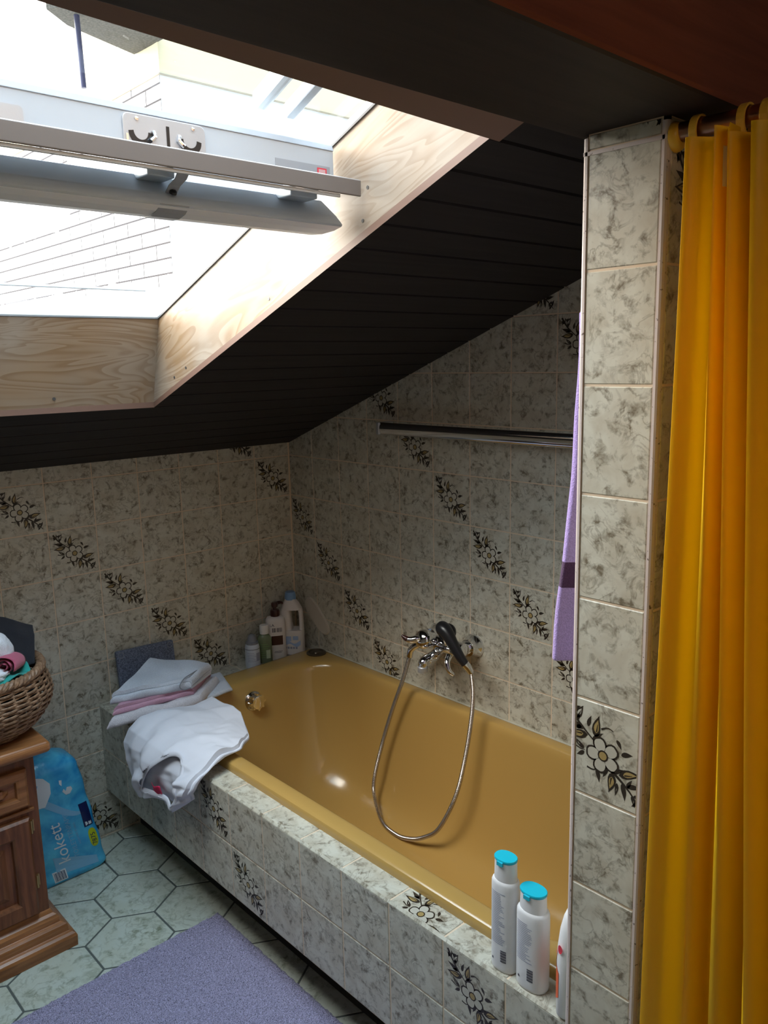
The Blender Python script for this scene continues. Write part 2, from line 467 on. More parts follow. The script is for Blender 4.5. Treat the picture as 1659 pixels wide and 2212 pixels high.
def tile_face(mb, O, u, v, us, vs, decor=None, g=.0017, h=.0012):
    """tiles on a plane: O origin, u/v unit axes, us/vs boundaries; slots 0 tile 1 grout 2 line 3 petal 4 ochre"""
    O, u, v = V(O), V(u), V(v); n = u.cross(v).normalized()
    P = lambda a, b, d=0: O + u*a + v*b + n*d
    mb.poly([P(us[0], vs[0]), P(us[-1], vs[0]), P(us[-1], vs[-1]), P(us[0], vs[-1])], 1)
    for i in range(len(us)-1):
        for j in range(len(vs)-1):
            a0, a1, b0, b1 = us[i]+g, us[i+1]-g, vs[j]+g, vs[j+1]-g
            if a1-a0 < .004 or b1-b0 < .004: continue
            r = (random.random()*40, random.random()*40); e = .0011
            A = [(a0, b0), (a1, b0), (a1, b1), (a0, b1)]; B = [(a0+e, b0+e), (a1-e, b0+e), (a1-e, b1-e), (a0+e, b1-e)]
            uvf = lambda q: [(x+r[0], y+r[1]) for x, y in q]
            mb.poly([P(x, y, h) for x, y in B], 0, uvf(B))
            for k in range(4):
                l = (k+1) % 4
                mb.poly([P(*A[k], 0), P(*A[l], 0), P(*B[l], h), P(*B[k], h)], 0, uvf([A[k], A[l], B[l], B[k]]))
            if decor:
                c = decor(i, j)
                if c:
                    # c: unit tile placed at (cu, cv) with size (su, sv); clipped to the tile
                    cu, cv, su, sv = c
                    for slot, pg, lay in MOTIF:
                        q = [(cu+p.x*su, cv+p.y*sv) for p in pg]
                        q = clip_rect(q, a0+.001, a1-.001, b0+.001, b1-.001)
                        if len(q) < 3: continue
                        ar = sum(q[k-1][0]*q[k][1]-q[k][0]*q[k-1][1] for k in range(len(q)))
                        if ar < 0: q.reverse()
                        mb.poly([P(x, y, h+.0002+.00011*lay) for x, y in q], 2+slot)
def clip_rect(q, x0, x1, y0, y1):
    for ax, lim, sg in ((0, x0, 1), (0, x1, -1), (1, y0, 1), (1, y1, -1)):
        o = []
        for k in range(len(q)):
            a, b = q[k-1], q[k]
            ia, ib = sg*(a[ax]-lim) >= 0, sg*(b[ax]-lim) >= 0
            if ia != ib:
                t = (lim-a[ax])/(b[ax]-a[ax]); o.append((a[0]+(b[0]-a[0])*t, a[1]+(b[1]-a[1])*t))
            if ib: o.append(b)
        q = o
        if not q: break
    return q
TILES = [M['tile'], M['grout'], M['line'], M['petal'], M['ochre']]
CLIP = [((0, 0, CZ+.012), (0, -CK, 1))]

# left wall, plane y = 0; u runs towards -x
RX, RY = 2.9, 4.2
mb = MB()
us = [-RX] + [-(.0046+TW*c) for c in range(19, -1, -1)] + [0]
rows = [r for r in range(8, -2, -1)]
vs = [Z0-TH*8-.02] + [Z0-TH*r for r in rows] ; vs[0] = -.01
def dec_left(i, j):
    c = 20-i-1; r = 8-(j)  # tile column from the corner and row from the top
    if i == 0 or i == len(us)-2: return None
    return (us[i], vs[j], TW, TH) if (c + r) % 6 == 0 and j > 0 else None
tile_face(mb, (0, 0, 0), (-1, 0, 0), (0, 0, 1), us, vs, dec_left)
struct(mb.build('wall_left', TILES, clip=CLIP))
# right wall, plane x = 0; u runs towards +y
mb = MB()
us = [0] + [.1393+TW*c for c in range(0, 28)]
vs = [-.01] + [Z0-TH*r for r in range(8, -10, -1)]
def dec_right(i, j):
    c = i; r = 8-j
    return (us[i], vs[j], (us[i+1]-us[i]), TH) if (c - r) % 6 == 5 and j > 0 else None
tile_face(mb, (0, 0, 0), (0, 1, 0), (0, 0, 1), us, vs, dec_right)
struct(mb.build('wall_right', TILES, clip=CLIP))
# rear walls of the room, behind the camera
mb = MB(); mb.poly([(RX, 0, -.01), (RX, RY, -.01), (RX, RY, 2.7), (RX, 0, 2.7)])
struct(mb.build('wall_near', M['plaster'], clip=CLIP))
mb = MB(); mb.poly([(RX, RY, -.01), (0, RY, -.01), (0, RY, 2.7), (RX, RY, 2.7)])
struct(mb.build('wall_back', M['plaster'], clip=CLIP))

# floor with hexagonal tiles
mb = MB()
mb.poly([(0, 0, -.0012), (RX, 0, -.0012), (RX, RY, -.0012), (0, RY, -.0012)], 1)
HR = .2025/math.sqrt(3)
for j in range(-3, 24):
    for i in range(-5, 12):
        cx = .8758 + .2025*i + (.10125 if j % 2 else 0); cy = .343 + .17537*j
        if cx < -.05 or cy < -.05 or cx > RX or cy > RY: continue
        r = (random.random()*40, random.random()*40)
        ring = lambda k: [(cx+(HR-k)*math.sin(PI/3*q), cy+(HR-k)*math.cos(PI/3*q)) for q in range(5, -1, -1)]
        A, B = ring(.0032), ring(.0046)
        mb.poly([(x, y, 0) for x, y in B], 0, [(x+r[0], y+r[1]) for x, y in B])
        for k in range(6):
            l = (k+1) % 6
            mb.poly([(*A[k], -.0012), (*A[l], -.0012), (*B[l], 0), (*B[k], 0)], 0, [(x+r[0], y+r[1]) for x, y in (A[k], A[l], B[l], B[k])])
struct(mb.build('floor', [M['floortile'], M['floorgrout']], clip=[((0,0,0),(-1,0,0)), ((0,0,0),(0,-1,0)), ((RX,0,0),(1,0,0)), ((0,RY,0),(0,1,0))]))

# sloped boarded ceiling: tongue-and-groove boards running along x, cut out for the skylight
mb = MB()
pitch = .0806; first = 1.6109 - pitch*20
ys = []
y = first
while y < RY + .1: ys.append(y); y += pitch
gv = .006
def strip(ya, yb, za, zb):
    for x0, x1 in ([(0, OX0), (OX1, RX)] if (ya+yb)/2 > OY0 and (ya+yb)/2 < OY1 else [(0, RX)]):
        mb.poly([(x0, ya, ceil(ya)+za), (x0, yb, ceil(yb)+zb), (x1, yb, ceil(yb)+zb), (x1, ya, ceil(ya)+za)], 0)
for a, b in zip(ys, ys[1:]):
    segs = [(a, a+gv, .007, 0), (a+gv, b-.001, 0, 0), (b-.001, b, 0, .007)]
    for p, q, zp, zq in segs:
        cuts = [p] + [c for c in (OY0, OY1) if p < c < q] + [q]
        for c0, c1 in zip(cuts, cuts[1:]):
            f = lambda c: lerp(zp, zq, (c-p)/(q-p))
            strip(c0, c1, f(c0), f(c1))
# cut edges of the boards round the opening
for (x0, y0), (x1, y1) in (((OX0, OY0), (OX0, OY1)), ((OX0, OY1), (OX1, OY1)), ((OX1, OY1), (OX1, OY0)), ((OX1, OY0), (OX0, OY0))):
    mb.poly([(x0, y0, ceil(y0)), (x1, y1, ceil(y1)), (x1, y1, ceil(y1)+.014), (x0, y0, ceil(y0)+.014)], 1)
struct(mb.build('ceiling', [M['board'], M['browntrim']], clip=[((0,-.01,0),(0,-1,0)), ((0,RY,0),(0,1,0))]))

# purlin on the partition
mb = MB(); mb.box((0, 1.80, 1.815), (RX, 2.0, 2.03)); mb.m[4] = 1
struct(mb.build('beam', [M['beamwood'], M['redbrown']], bevel=.006))

# partition between bath and shower
mb = MB()
rr = [r for r in range(8, -5, -1)]
vs = [-.01] + [Z0-TH*r+.002 for r in rr] + [1.8149]
tr = .0065
def dec_p(i, j): return (PY0+tr-.0270, vs[j], .1497, TH) if (8-j) % 6 == 1 and j > 0 else None
tile_face(mb, (XP, 0, 0), (0, 1, 0), (0, 0, 1), [PY0+tr, PY1-tr], vs, dec_p)
us = [-XP+tr] + [-XP+.148+TW*k for k in range(0, 5)] + [0]
def dec_q(i, j): return (us[i], vs[j], TW, TH) if (i-(8-j)) % 6 == 4 and j > 0 else None
tile_face(mb, (0, PY1, 0), (-1, 0, 0), (0, 0, 1), [us[0]]+us[1:], vs, dec_q)
tile_face(mb, (0, PY0, 0), (1, 0, 0), (0, 0, 1), [0, .075, .225, .375, .525, .675, XP-tr], vs, None)
wp = struct(mb.build('wall_partition', TILES))
for yy, sg in ((PY0, 1), (PY1, -1)):
    mb = MB()
    prof = [(XP-tr, yy-sg*.0014), (XP-.002, yy-sg*.0012), (XP+.0010, yy+sg*.0005), (XP+.0022, yy+sg*.003), (XP+.0022, yy+sg*tr), (XP-tr, yy+sg*tr)]
    mb.rings([[(x, y, z) for x, y in prof] for z in (-.01, 1.81)], 0, False, True, True, True)
    mb.build('corner_trim', M['trimplastic'], wp, fixn=True)
mb = MB(); mb.box((XP+.0004, PY0, 1.7885), (XP+.0022, PY1, 1.7935))
mb.build('top_trim', M['trimplastic'], wp)

# ------------------------------------------------------------------ skylight: lining, frame, sash, glass, fittings
win = struct(bpy.data.objects.new('window_1', None)); COL.objects.link(win); win.location = (1.125, 1.06, 1.65)
kn = math.hypot(1, CK)
def at_depth(y, d):  # height of the plane lying d above the ceiling (perpendicular) at y
    return ceil(y) + d*kn
D = .186
def plank(name, poly_in, thick, uvs):
    m_ = MB(); A = [V(p) for p in poly_in]; B = [p + V(thick) for p in A]; n = len(A)
    m_.poly(A, 0, uvs); m_.poly(B[::-1], 0, uvs[::-1])
    for k in range(n):
        l = (k+1) % n
        m_.poly([A[l], A[k], B[k], B[l]], 0, [uvs[l], uvs[k], uvs[k], uvs[l]])
    return m_.build(name, M['pine'], win)
LIP = .014
zb0, zb1 = ceil(OY0)+LIP, at_depth(.538, D)
pr = [(OY0, zb0), (OY1, ceil(OY1)+LIP), (OY1-.02, at_depth(OY1-.02, D)), (.538, zb1)]
cs, sn = 1/kn, CK/kn
al = lambda y, z: (y*cs + z*sn, z*cs - y*sn)
for X, th in ((OX0, -.02), (OX1, .02)):
    plank('lining_board', [(X, y, z) for y, z in (pr if X == OX0 else pr[::-1])], (th, 0, 0), [al(y, z) for y, z in (pr if X == OX0 else pr[::-1])])
plank('lining_board', [(OX0, OY0, zb0), (OX0, .538, zb1), (OX1, .538, zb1), (OX1, OY0, zb0)], (0, -.02, 0), [(5.1, 0), (5.1, .22), (5.8, .22), (5.8, 0)])
plank('lining_board', [(OX0, OY1, pr[1][1]), (OX1, OY1, pr[1][1]), (OX1, OY1-.02, pr[2][1]), (OX0, OY1-.02, pr[2][1])], (0, .02, 0), [(7.1, 0), (7.8, 0), (7.8, .2), (7.1, .2)])
# screws in the lining
for y, d in ((.60, .03), (.66, .03), (1.02, .03), (1.32, .03), (1.335, .075)):
    mb = MB(); z = at_depth(y, d)
    mb.lathe([(.0035, 0), (.0035, .0006), (.0018, .0009), (.0, .0003)], Matrix.Translation((OX0, y, z)) @ Matrix.Rotation(PI/2, 4, 'Y'), 12)
    mb.build('screw', M['screwdark'], win)
mb = MB(); mb.lathe([(.004, 0), (.004, .0006), (.002, .0009), (0, .0003)], Matrix.Translation((1.035, .4905, 1.462)) @ Matrix.Rotation(-PI/2, 4, 'X'), 12)
mb.build('screw', M['screwdark'], win)
# brown cover strip on the boards above the opening
mb = MB(); yA, yB = 1.6205, 1.653
mb.poly([(OX0-.012, yA, ceil(yA)-.005), (OX1+.012, yB, ceil(yB)-.005), (OX1+.012, yB+.05, ceil(yB+.05)-.005), (OX0-.012, yA+.05, ceil(yA+.05)-.005)])
mb.build('cover_strip', M['browntrim'], win, solid=.006)
# everything in the window plane: local frame  X along x, Y up the slope, Z outwards
WM = Matrix.Translation((0, .538, at_depth(.538, D))) @ Matrix(((1,0,0,0),(0,cs,-sn,0),(0,sn,cs,0),(0,0,0,1)))
SL = 1.17   # slope length of the glazed field
def wbox(name, boxes, mat, bevel=.003):
    m_ = MB()
    for a, b in boxes: m_.box(a, b, 0, WM)
    return m_.build(name, mat, win, bevel=bevel)
wbox('gasket', [((OX0, 0, 0), (OX0+.0035, SL, .004)), ((OX1-.0035, 0, 0), (OX1, SL, .004)), ((OX0, 0, 0), (OX1, .0035, .004))], M['gasket'], 0)
wbox('frame', [((OX0-.03, -.03, .004), (OX0+.001, SL, .02)), ((OX1-.001, -.03, .004), (OX1+.03, SL, .02)), ((OX0-.03, -.03, .004), (OX1+.03, .001, .02)), ((OX0, SL-.05, .0), (OX1, SL, .05))], M['whitelacq'])
wbox('glazing_bar', [((.855, .76, .035), (.873, SL, .06))], M['alu'])
wbox('glazing_bar', [((.915, .76, .035), (.938, SL, .07))], M['alulight'], .009)
wbox('glass_spacer', [((.83, .068, .04), (OX1-.03, .0735, .045))], M['palegrey'], 0)
mb = MB(); P = [WM @ V(p) for p in ((OX0, 0, .03), (OX1, 0, .03), (OX1, SL, .03), (OX0, SL, .03))]; mb.poly(P)
mb.build('glass', M['glass'], win)
# sash rail with its fittings
SX0, SX1 = .790, 1.545
mb = MB(); mb.box((SX0, 1.225, 1.846), (SX1, 1.262, 1.9065)); mb.build('sash_rail', M['alulight'], win, bevel=.0025)
mb = MB(); mb.rings([[(x, 1.225, 1.906), (x, 1.2635, 1.9055), (x, 1.259, 1.9165), (x, 1.225, 1.9165)] for x in (SX0, SX1)], 0, False, True, True, True)
mb.build('sash_rail_cap', M['alu'], win, bevel=.001, fixn=True)  # top bevel in a darker grey: its shade is put into the colour
# latch plate: bright plate with two round keepers
mb = MB()
def rrect(x0, x1, z0, z1, r, n=5):
    o = []
    for cx, cz, a0 in ((x1-r, z1-r, 0), (x0+r, z1-r, PI/2), (x0+r, z0+r, PI), (x1-r, z0+r, 1.5*PI)):
        for k in range(n+1): o.append((cx+r*math.cos(a0+PI/2*k/n), cz+r*math.sin(a0+PI/2*k/n)))
    return o
def platey(m_, pts, y0, y1, mi=0):
    n = len(pts)
    i = m_.add([(x, y0, z) for x, z in pts] + [(x, y1, z) for x, z in pts])
    m_.face([i+n+k for k in range(n)][::-1], mi)
    for k in range(n):
        l = (k+1) % n; m_.face((i+k, i+l, i+n+l, i+n+k), mi)
LC = 1.1235
platey(mb, rrect(LC-.069, LC+.069, 1.845, 1.9035, .010), 1.262, 1.2655)
lp = mb.build('latch_plate', M['steel'], win, bevel=.0012, fixn=True)
for sx in (-1, 1):
    cx = LC + sx*.041; mb = MB()
    o = [(cx+.020*math.cos(a), 1.878+.020*math.sin(a)) for a in [PI+PI*k/14 for k in range(15)]] + [(cx+.012*math.cos(a), 1.8795+.012*math.sin(a)) for a in [2*PI-PI*k/14 for k in range(15)]]
    platey(mb, o, 1.2655, 1.2662); mb.build('keeper_slot', M['black'], lp, fixn=True)
    mb = MB(); mb.tube([(cx-sx*.019, 1.2665, 1.882), (cx-sx*.021, 1.269, 1.874), (cx-sx*.013, 1.2695, 1.867)], .0036, 8); mb.build('keeper_hook', M['chrome'], lp)
    mb = MB(); mb.lathe([(.0035, 0), (.003, .0015), (0, .002)], Matrix.Translation((cx+sx*.006, 1.2655, 1.8965)) @ Matrix.Rotation(-PI/2, 4, 'X'), 10); mb.build('rivet', M['chrome'], lp)
mb = MB(); mb.box((LC-.006, 1.2655, 1.852), (LC-.001, 1.2662, 1.893)); mb.build('slot', M['black'], lp)
mb = MB(); mb.box((LC+.0625, 1.2655, 1.864), (LC+.066, 1.268, 1.873)); mb.build('spring', M['chrome'], lp)
# second fitting near the left end
mb = MB(); platey(mb, rrect(1.336, 1.43, 1.84, 1.884, .006), 1.262, 1.2655); mb.build('latch_plate', M['steel'], win, fixn=True)
# data plate with red mark
mb = MB(); mb.box((.800, 1.2615, 1.8615), (.919, 1.2627, 1.8775)); dp = mb.build('data_plate', M['alu'], win)
mb = MB(); mb.box((.808, 1.2627, 1.8620), (.829, 1.2632, 1.8735)); mb.build('red_mark', M['red'], dp)
mb = MB(); mb.box((.811, 1.2632, 1.8640), (.826, 1.2635, 1.8712)); mb.build('mark_centre', plain('pale red print', (.70, .42, .44), .5), dp)
# ventilation bar
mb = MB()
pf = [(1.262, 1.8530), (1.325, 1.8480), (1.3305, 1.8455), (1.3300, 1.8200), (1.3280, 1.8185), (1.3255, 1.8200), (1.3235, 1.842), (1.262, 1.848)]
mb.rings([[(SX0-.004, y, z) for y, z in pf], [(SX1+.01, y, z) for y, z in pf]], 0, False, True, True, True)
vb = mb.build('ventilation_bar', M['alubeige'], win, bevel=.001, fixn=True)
mb = MB(); mb.box((SX0+.04, 1.3215, 1.8135), (SX1-.02, 1.3262, 1.8192)); mb.build('ventilation_flange', M['alulight'], win, bevel=.001)
# control handle
mb = MB()
pf = [(1.2330, 1.8245), (1.2400, 1.8235), (1.2590, 1.8010), (1.2640, 1.7950), (1.2655, 1.7925), (1.2715, 1.7835), (1.2740, 1.7790), (1.2725, 1.7755)]
pb = [(1.2725, 1.7755), (1.2600, 1.7695), (1.2400, 1.7650), (1.2200, 1.7655), (1.2100, 1.7720), (1.2080, 1.7850), (1.2150, 1.8100), (1.2330, 1.8245)]
ctrl = None
def hprof(P, x0, x1, name, mt):
    m_ = MB()
    ends = []
    for x, mitre in ((x0, 1), (x1, -1)):
        ends.append([(x + mitre*(0.028*(1.274-y)/.066 if mitre == 1 else 0), y, z) for y, z in P])
    m_.rings(ends, 0, False, False)
    return m_.build(name, mt, win, fixn=False)
full = pf + pb[1:-1]
mb = MB()
def endx(y, z): return .7835 + .030*min(1, max(0, (1.274-y)/.05))*1.0
mb.rings([[(endx(y, z), y, z) for y, z in full], [(SX1-.004, y, z) for y, z in full]], lambda a, k: 0 if k < len(pf)-1 else 1, False, True, True, True)
ctrl = mb.build('control_handle', [M['aludark'], M['brightened']], win, fixn=True, bevel=.0008)
mb = MB()
ins = [(1.2745, 1.7778), (1.2600, 1.7683), (1.2400, 1.7638), (1.2192, 1.7643), (1.2085, 1.7712), (1.2065, 1.785), (1.2200, 1.785), (1.2700, 1.7790)]
mb.rings([[(LC-.028, y, z) for y, z in ins], [(LC+.022, y, z) for y, z in ins]], 0, False, True, True, True)
mb.build('handle_joint', M['alu'], ctrl, fixn=True)
mb = MB()
mb.rings([[(LC-.002-w+dx, y, z) for w in (-.0095, .0095)] + [(LC-.002+w+dx, y-.004, z) for w in (-.0095, .0095)] for y, z, dx in ((1.312, 1.822, 0), (1.300, 1.812, 0), (1.278, 1.806, -.001), (1.264, 1.797, -.002))], 0, False, True, True, True)
br = mb.build('handle_bracket', M['alu'], ctrl, bevel=.0015, fixn=True)
mb = MB(); mb.lathe([(.006, 0), (.006, .004), (.003, .006), (0, .006)], Matrix.Translation((LC-.004, 1.268, 1.796)) @ Matrix.Rotation(-.7, 4, 'X'), 12); mb.build('screw', M['black'], br)
for x0, x1 in ((.848, .905), (LC+.0, LC+.045)):
    mb = MB(); mb.box((x0, 1.238, 1.8145), (x1, 1.285, 1.827)); hm = mb.build('handle_mount', M['aludark'], ctrl, bevel=.002)
    mb = MB(); mb.box((x0+.012, 1.27, 1.8245), (x0+.022, 1.315, 1.832)); mb.build('hinge_arm', M['aludark'], hm, bevel=.001)

# ------------------------------------------------------------------ outside: neighbouring house, pole
bld = thing('building', (-1.5, -3.5, 0), 'pale neighbouring house with jutting eave seen through the skylight', 'house')
mb = MB(); mb.box((-4.2, -8.0, 0), (-1.5, -3.5, 3.68)); mb.m = [0 if k == 3 else 1 for k in range(6)]
mb.build('brick_wall', [M['brick'], plain('white render', (.82, .81, .80), .9)], bld)
mb = MB(); mb.box((-4.2, -8.0, 3.68), (-1.502, -3.502, 4.4)); mb.build('upper_wall', M['render'], bld)
mb = MB(); mb.box((-4.21, -8.01, 3.672), (-1.490, -3.490, 3.684)); mb.build('cornice', plain('stone band', (.40, .34, .25), .9), bld, bevel=.002)
sf = [(-.665, -3.455), (-.877, -3.63), (-1.489, -3.851), (-1.510, -3.428), (-.911, -3.02)]
mb = MB(); mb.rings([[(x, y, z) for x, y in sf] for z in (3.9, 3.98)], 0, False, True, True, True)
mb.build('eave', M['soffit'], bld, fixn=True)
mb = MB(); mb.tube([(-.866, -3.42, 3.44), (-.857, -3.42, 3.905)], .019, 12)
mb.build('downpipe', M['pole'], bld)
gm = MB(); gm.poly([(-30, -30, -.5), (30, -30, -.5), (30, -.2, -.5), (-30, -.2, -.5)])
gr = struct(gm.build('ground_outside', plain('gravel', (.35, .34, .32), .9))); gr.name = 'ground'

# ------------------------------------------------------------------ bath: tiled surround, tub
sur = thing('bath_surround', (.4, .9, 0), 'tiled bath front and ledges with printed flowers, boxing in the yellow tub', 'bath surround')
zt, zb = .4623, .1650
mb = MB()
us = [0, .0187] + [.9187+TW*c for c in range(-5, 7)]
us = [0] + [u for u in us[2:] if u < 1.815] + [1.8165]
dec_a = lambda i, j: ((.9187+TW*(i-6), zb + j*.14865, TW, .14865) if ((i-6)-(1-j)) % 6 == 4 and i > 0 else None)
tile_face(mb, (AX, 0, 0), (0, 1, 0), (0, 0, 1), us, [zb, zb+.14865, zt-.003], dec_a)
mb.poly([(AX, 0, zb), (AX, 1.8165, zb), (.69, 1.8165, zb), (.69, 0, zb)], 1)
mb.build('front_panel', TILES, sur)
mb = MB(); mb.poly([(.69, 0, 0), (.69, 1.8165, 0), (.69, 1.8165, zb), (.69, 0, zb)])
mb.build('kick_board', plain('dark kick board', (.03, .028, .025), .8), sur)
mb = MB()
dec_l = lambda i, j: ((.9187+TW*3, -AX-.055, TW, .15) if i == 9 else None)
tile_face(mb, (0, 0, zt), (0, 1, 0), (-1, 0, 0), us, [-AX+.003, -.731], dec_l)
mb.poly([(AX+.0012, 0, zt-.0035), (AX-.0035, 0, zt+.0012), (AX-.0035, 1.8165, zt+.0012), (AX+.0012, 1.8165, zt-.0035)][::-1], 0, [(0, 0), (.003, 0), (.003, 1.8), (0, 1.8)])
mb.build('front_ledge', TILES, sur)
mb = MB()
tile_face(mb, (0, 0, zt), (0, 1, 0), (-1, 0, 0), [.0015, .0905, .200], [-.731] + [-(.0046+TW*c) for c in range(4, 0, -1)] + [-.0015], None)
mb.build('end_ledge', TILES, sur)
mb = MB(); mb.box((.001, .1, zt-.05), (.012, 1.8165, zt+.02)); mb.build('back_filler', M['tile'], sur)

tub = thing('bathtub', (.38, .98, 0), 'mustard yellow enamelled bathtub set into the tiled surround', 'bathtub')
def outline(x0, x1, y0, y1, rh, rf, step):
    """closed outline, back side (x0) sampled densely; step = depth of the stepped back wall"""
    P = []
    NB, NC, NS = 90, 12, 24
    def bx(y): return x0 + step*0
    def arc(cx, cy, r, a0):
        for k in range(1, NC): 
            a = a0 + PI/2*k/NC; P.append((cx+r*math.cos(a), cy+r*math.sin(a)))
    xb0, xb1 = bx(y0+rh), bx(y1-rf)
    ya, yb = y1-rf, y0+rh                       # back wall, y descending, dense at the two steps
    for p, q, n_ in ((ya, 1.03, 22), (1.03, .99, 18), (.99, .72, 16), (.72, .68, 18), (.68, min(yb, .679), 18)):
        for k in range(n_): y = lerp(p, q, k/n_); P.append((bx(y), y))
    P.append((bx(yb), min(yb, .679)))
    arc(xb0+rh, y0+rh, rh, PI)
    for k in range(NS+1): P.append((lerp(xb0+rh, x1-rh, k/NS), y0))
    arc(x1-rh, y0+rh, rh, 1.5*PI)
    def fx(y): return x1 + .040*max(0, min(1, (y-.6)/.9)) - .040
    P2 = []
    for k in range(NS+1):
        y = lerp(y0+rh, y1-rf, k/NS); P.append((x1, y))
    arc(x1-rf, y1-rf, rf, 0)
    for k in range(NS+1): P.append((lerp(x1-rf, xb1+rf, k/NS), y1))
    arc(xb1+rf, y1-rf, rf, PI/2)
    return P
lev = [  # z, x0, x1, y0, y1, r head, r foot, step
    (.450, .010, .734, .125, 1.8155, .030, .02, 0),
    (.476, .010, .735, .125, 1.8155, .030, .02, 0),
    (.4840, .012, .732, .128, 1.8155, .030, .02, 0),
    (.4875, .018, .724, .136, 1.812, .032, .02, 0),
    (.4870, .048, .696, .214, 1.740, .150, .10, .031),
    (.4845, .053, .688, .222, 1.734, .150, .10, .024),
    (.4770, .058, .681, .230, 1.728, .150, .10, .028),
    (.4600, .062, .676, .237, 1.722, .150, .10, .020),
    (.4000, .069, .669, .252, 1.712, .152, .10, .034),
    (.3000, .080, .655, .282, 1.698, .155, .10, .036),
    (.2000, .096, .638, .318, 1.682, .158, .11, .036),
    (.1300, .113, .618, .350, 1.665, .160, .12, .033),
    (.0850, .138, .590, .390, 1.640, .160, .13, .026),
    (.0580, .175, .552, .440, 1.600, .150, .13, .012),
    (.0450, .225, .500, .510, 1.540, .120, .12, 0),
    (.0410, .300, .430, .620, 1.440, .060, .06, 0),
]
mb = MB(); rs = []
for z, x0, x1, y0, y1, rh, rf, st in lev:
    rs.append([(x, y, z) for x, y in outline(x0, x1, y0, y1, rh, rf, st)])
mb.rings([r for r in rs], 0, True, True, False, True)
mb.build('basin', M['tub'], tub, subsurf=1)
mb = MB()
fm = Matrix.Translation((.372, .2475, .418)) @ Matrix.Rotation(-PI/2+.12, 4, 'X')
mb.lathe([(.033, -.004), (.033, .004), (.030, .007), (.026, .008), (.0245, .010), (.0245, .030), (.0225, .034), (.012, .036), (0, .036)], fm, 40)
for k in range(8):
    a = 2*PI*k/8
    p = [fm @ V((.0248*math.cos(a), .0248*math.sin(a), z)) for z in (.010, .032)]
    mb.tube(p, .004, 8)
mb.build('overflow_knob', M['chrome'], tub)
mb = MB(); cm = Matrix.Translation((.0545, .1905, .4872))
mb.lathe([(.036, 0), (.036, .004), (.033, .0065), (.028, .0068), (.027, .004), (.024, .0035), (.016, .0045), (.014, .0075), (.006, .008), (0, .008)], cm, 40)
rc = mb.build('rim_cap', M['darkrub'], tub)

# ------------------------------------------------------------------ wall mixer, hand shower with hose
mix = thing('bath_mixer', (0, .832, .685), 'chrome wall-mounted bath mixer tap above the tub', 'tap')
XW = .0013
for yc in (.757, .907):
    mb = MB(); mm = Matrix.Translation((XW, yc, .682)) @ Matrix.Rotation(PI/2, 4, 'Y')
    mb.lathe([(.037, 0), (.037, .003), (.034, .008), (.029, .018), (.026, .026), (.0255, .034), (.018, .035), (.018, .060), (0, .060)], mm, 40)
    mb.build('escutcheon', M['chrome'], mix)
mb = MB()
mb.tube([(.066, y, .686) for y in (.738, .744, .76, .79, .83, .87, .905, .922, .928)], [.014, .021, .0235, .0235, .026, .0235, .0235, .021, .013], 24)
mb.tube(catmull([(.066, .80, .686), (.088, .80, .694), (.106, .80, .702)], 4), [.026]*5+[.027]*4, 24)
mb.build('body', M['chrome'], mix)
mb = MB()
dm = Matrix.Translation((.098, .80, .699)) @ Matrix.Rotation(PI/2-.35, 4, 'Y')
mb.lathe([(.0285, 0), (.030, .004), (.030, .014), (.0285, .022), (.022, .031), (.011, .036), (0, .037)], dm, 32)
hd = mb.build('handle', M['chrome'], mix)
mb = MB()
path = catmull([(.122, .800, .708), (.134, .793, .709), (.144, .784, .706), (.152, .773, .707), (.156, .768, .711)], 5)
mb.tube(path, lambda t: .0105 - .0035*t + .002*math.sin(PI*t), 12)
mb.build('lever', M['chrome'], hd)
mb = MB(); mb.tube([(.153, .7725, .7075), (.158, .764, .713), (.162, .757, .719)], [.0088, .007, .003], 12); mb.build('lever_tip', M['dkbrown'], hd)
mb = MB()
mb.tube(catmull([(.075, .838, .672), (.105, .838, .660), (.140, .838, .656), (.152, .838, .650), (.155, .838, .636)], 6), [.0165]*12+[.015]*8+[.0135]*5, 20)
sp = mb.build('spout', M['chrome'], mix)
mb = MB(); mb.lathe([(.0145, 0), (.0155, .003), (.0155, .016), (.0135, .018)], Matrix.Translation((.155, .838, .622)), 24); mb.build('aerator', M['steel'], sp)
mb = MB(); mb.lathe([(.013, 0), (.0145, .004), (.0145, .018), (.010, .022), (0, .022)], Matrix.Translation((.103, .853, .672)) @ Matrix.Rotation(PI/2, 4, 'Y') , 20); mb.build('diverter_knob', M['chrome'], mix)
mb = MB(); mb.tube([(.08, .757, .672), (.093, .742, .662), (.099, .7305, .648), (.100, .7265, .626)], [.011, .011, .0105, .0098], 16); mb.build('hose_outlet', M['chrome'], mix)
# cradle that carries the hand shower: two prongs
mb = MB()
for dy in (-.017, .017):
    mb.tube(catmull([(.080, .893+dy*.6, .697), (.096, .901+dy, .703), (.112, .908+dy, .715), (.119, .912+dy, .735)], 4), .0055, 10)
mb.tube([(.068, .893, .694), (.088, .897, .700)], .012, 16)
mb.tube(catmull([(.090, .886, .668), (.108, .893, .652), (.112, .905, .632), (.104, .915, .620)], 5), lambda t: .011-.005*t, 12)
mb.build('cradle', M['chrome'], mix)

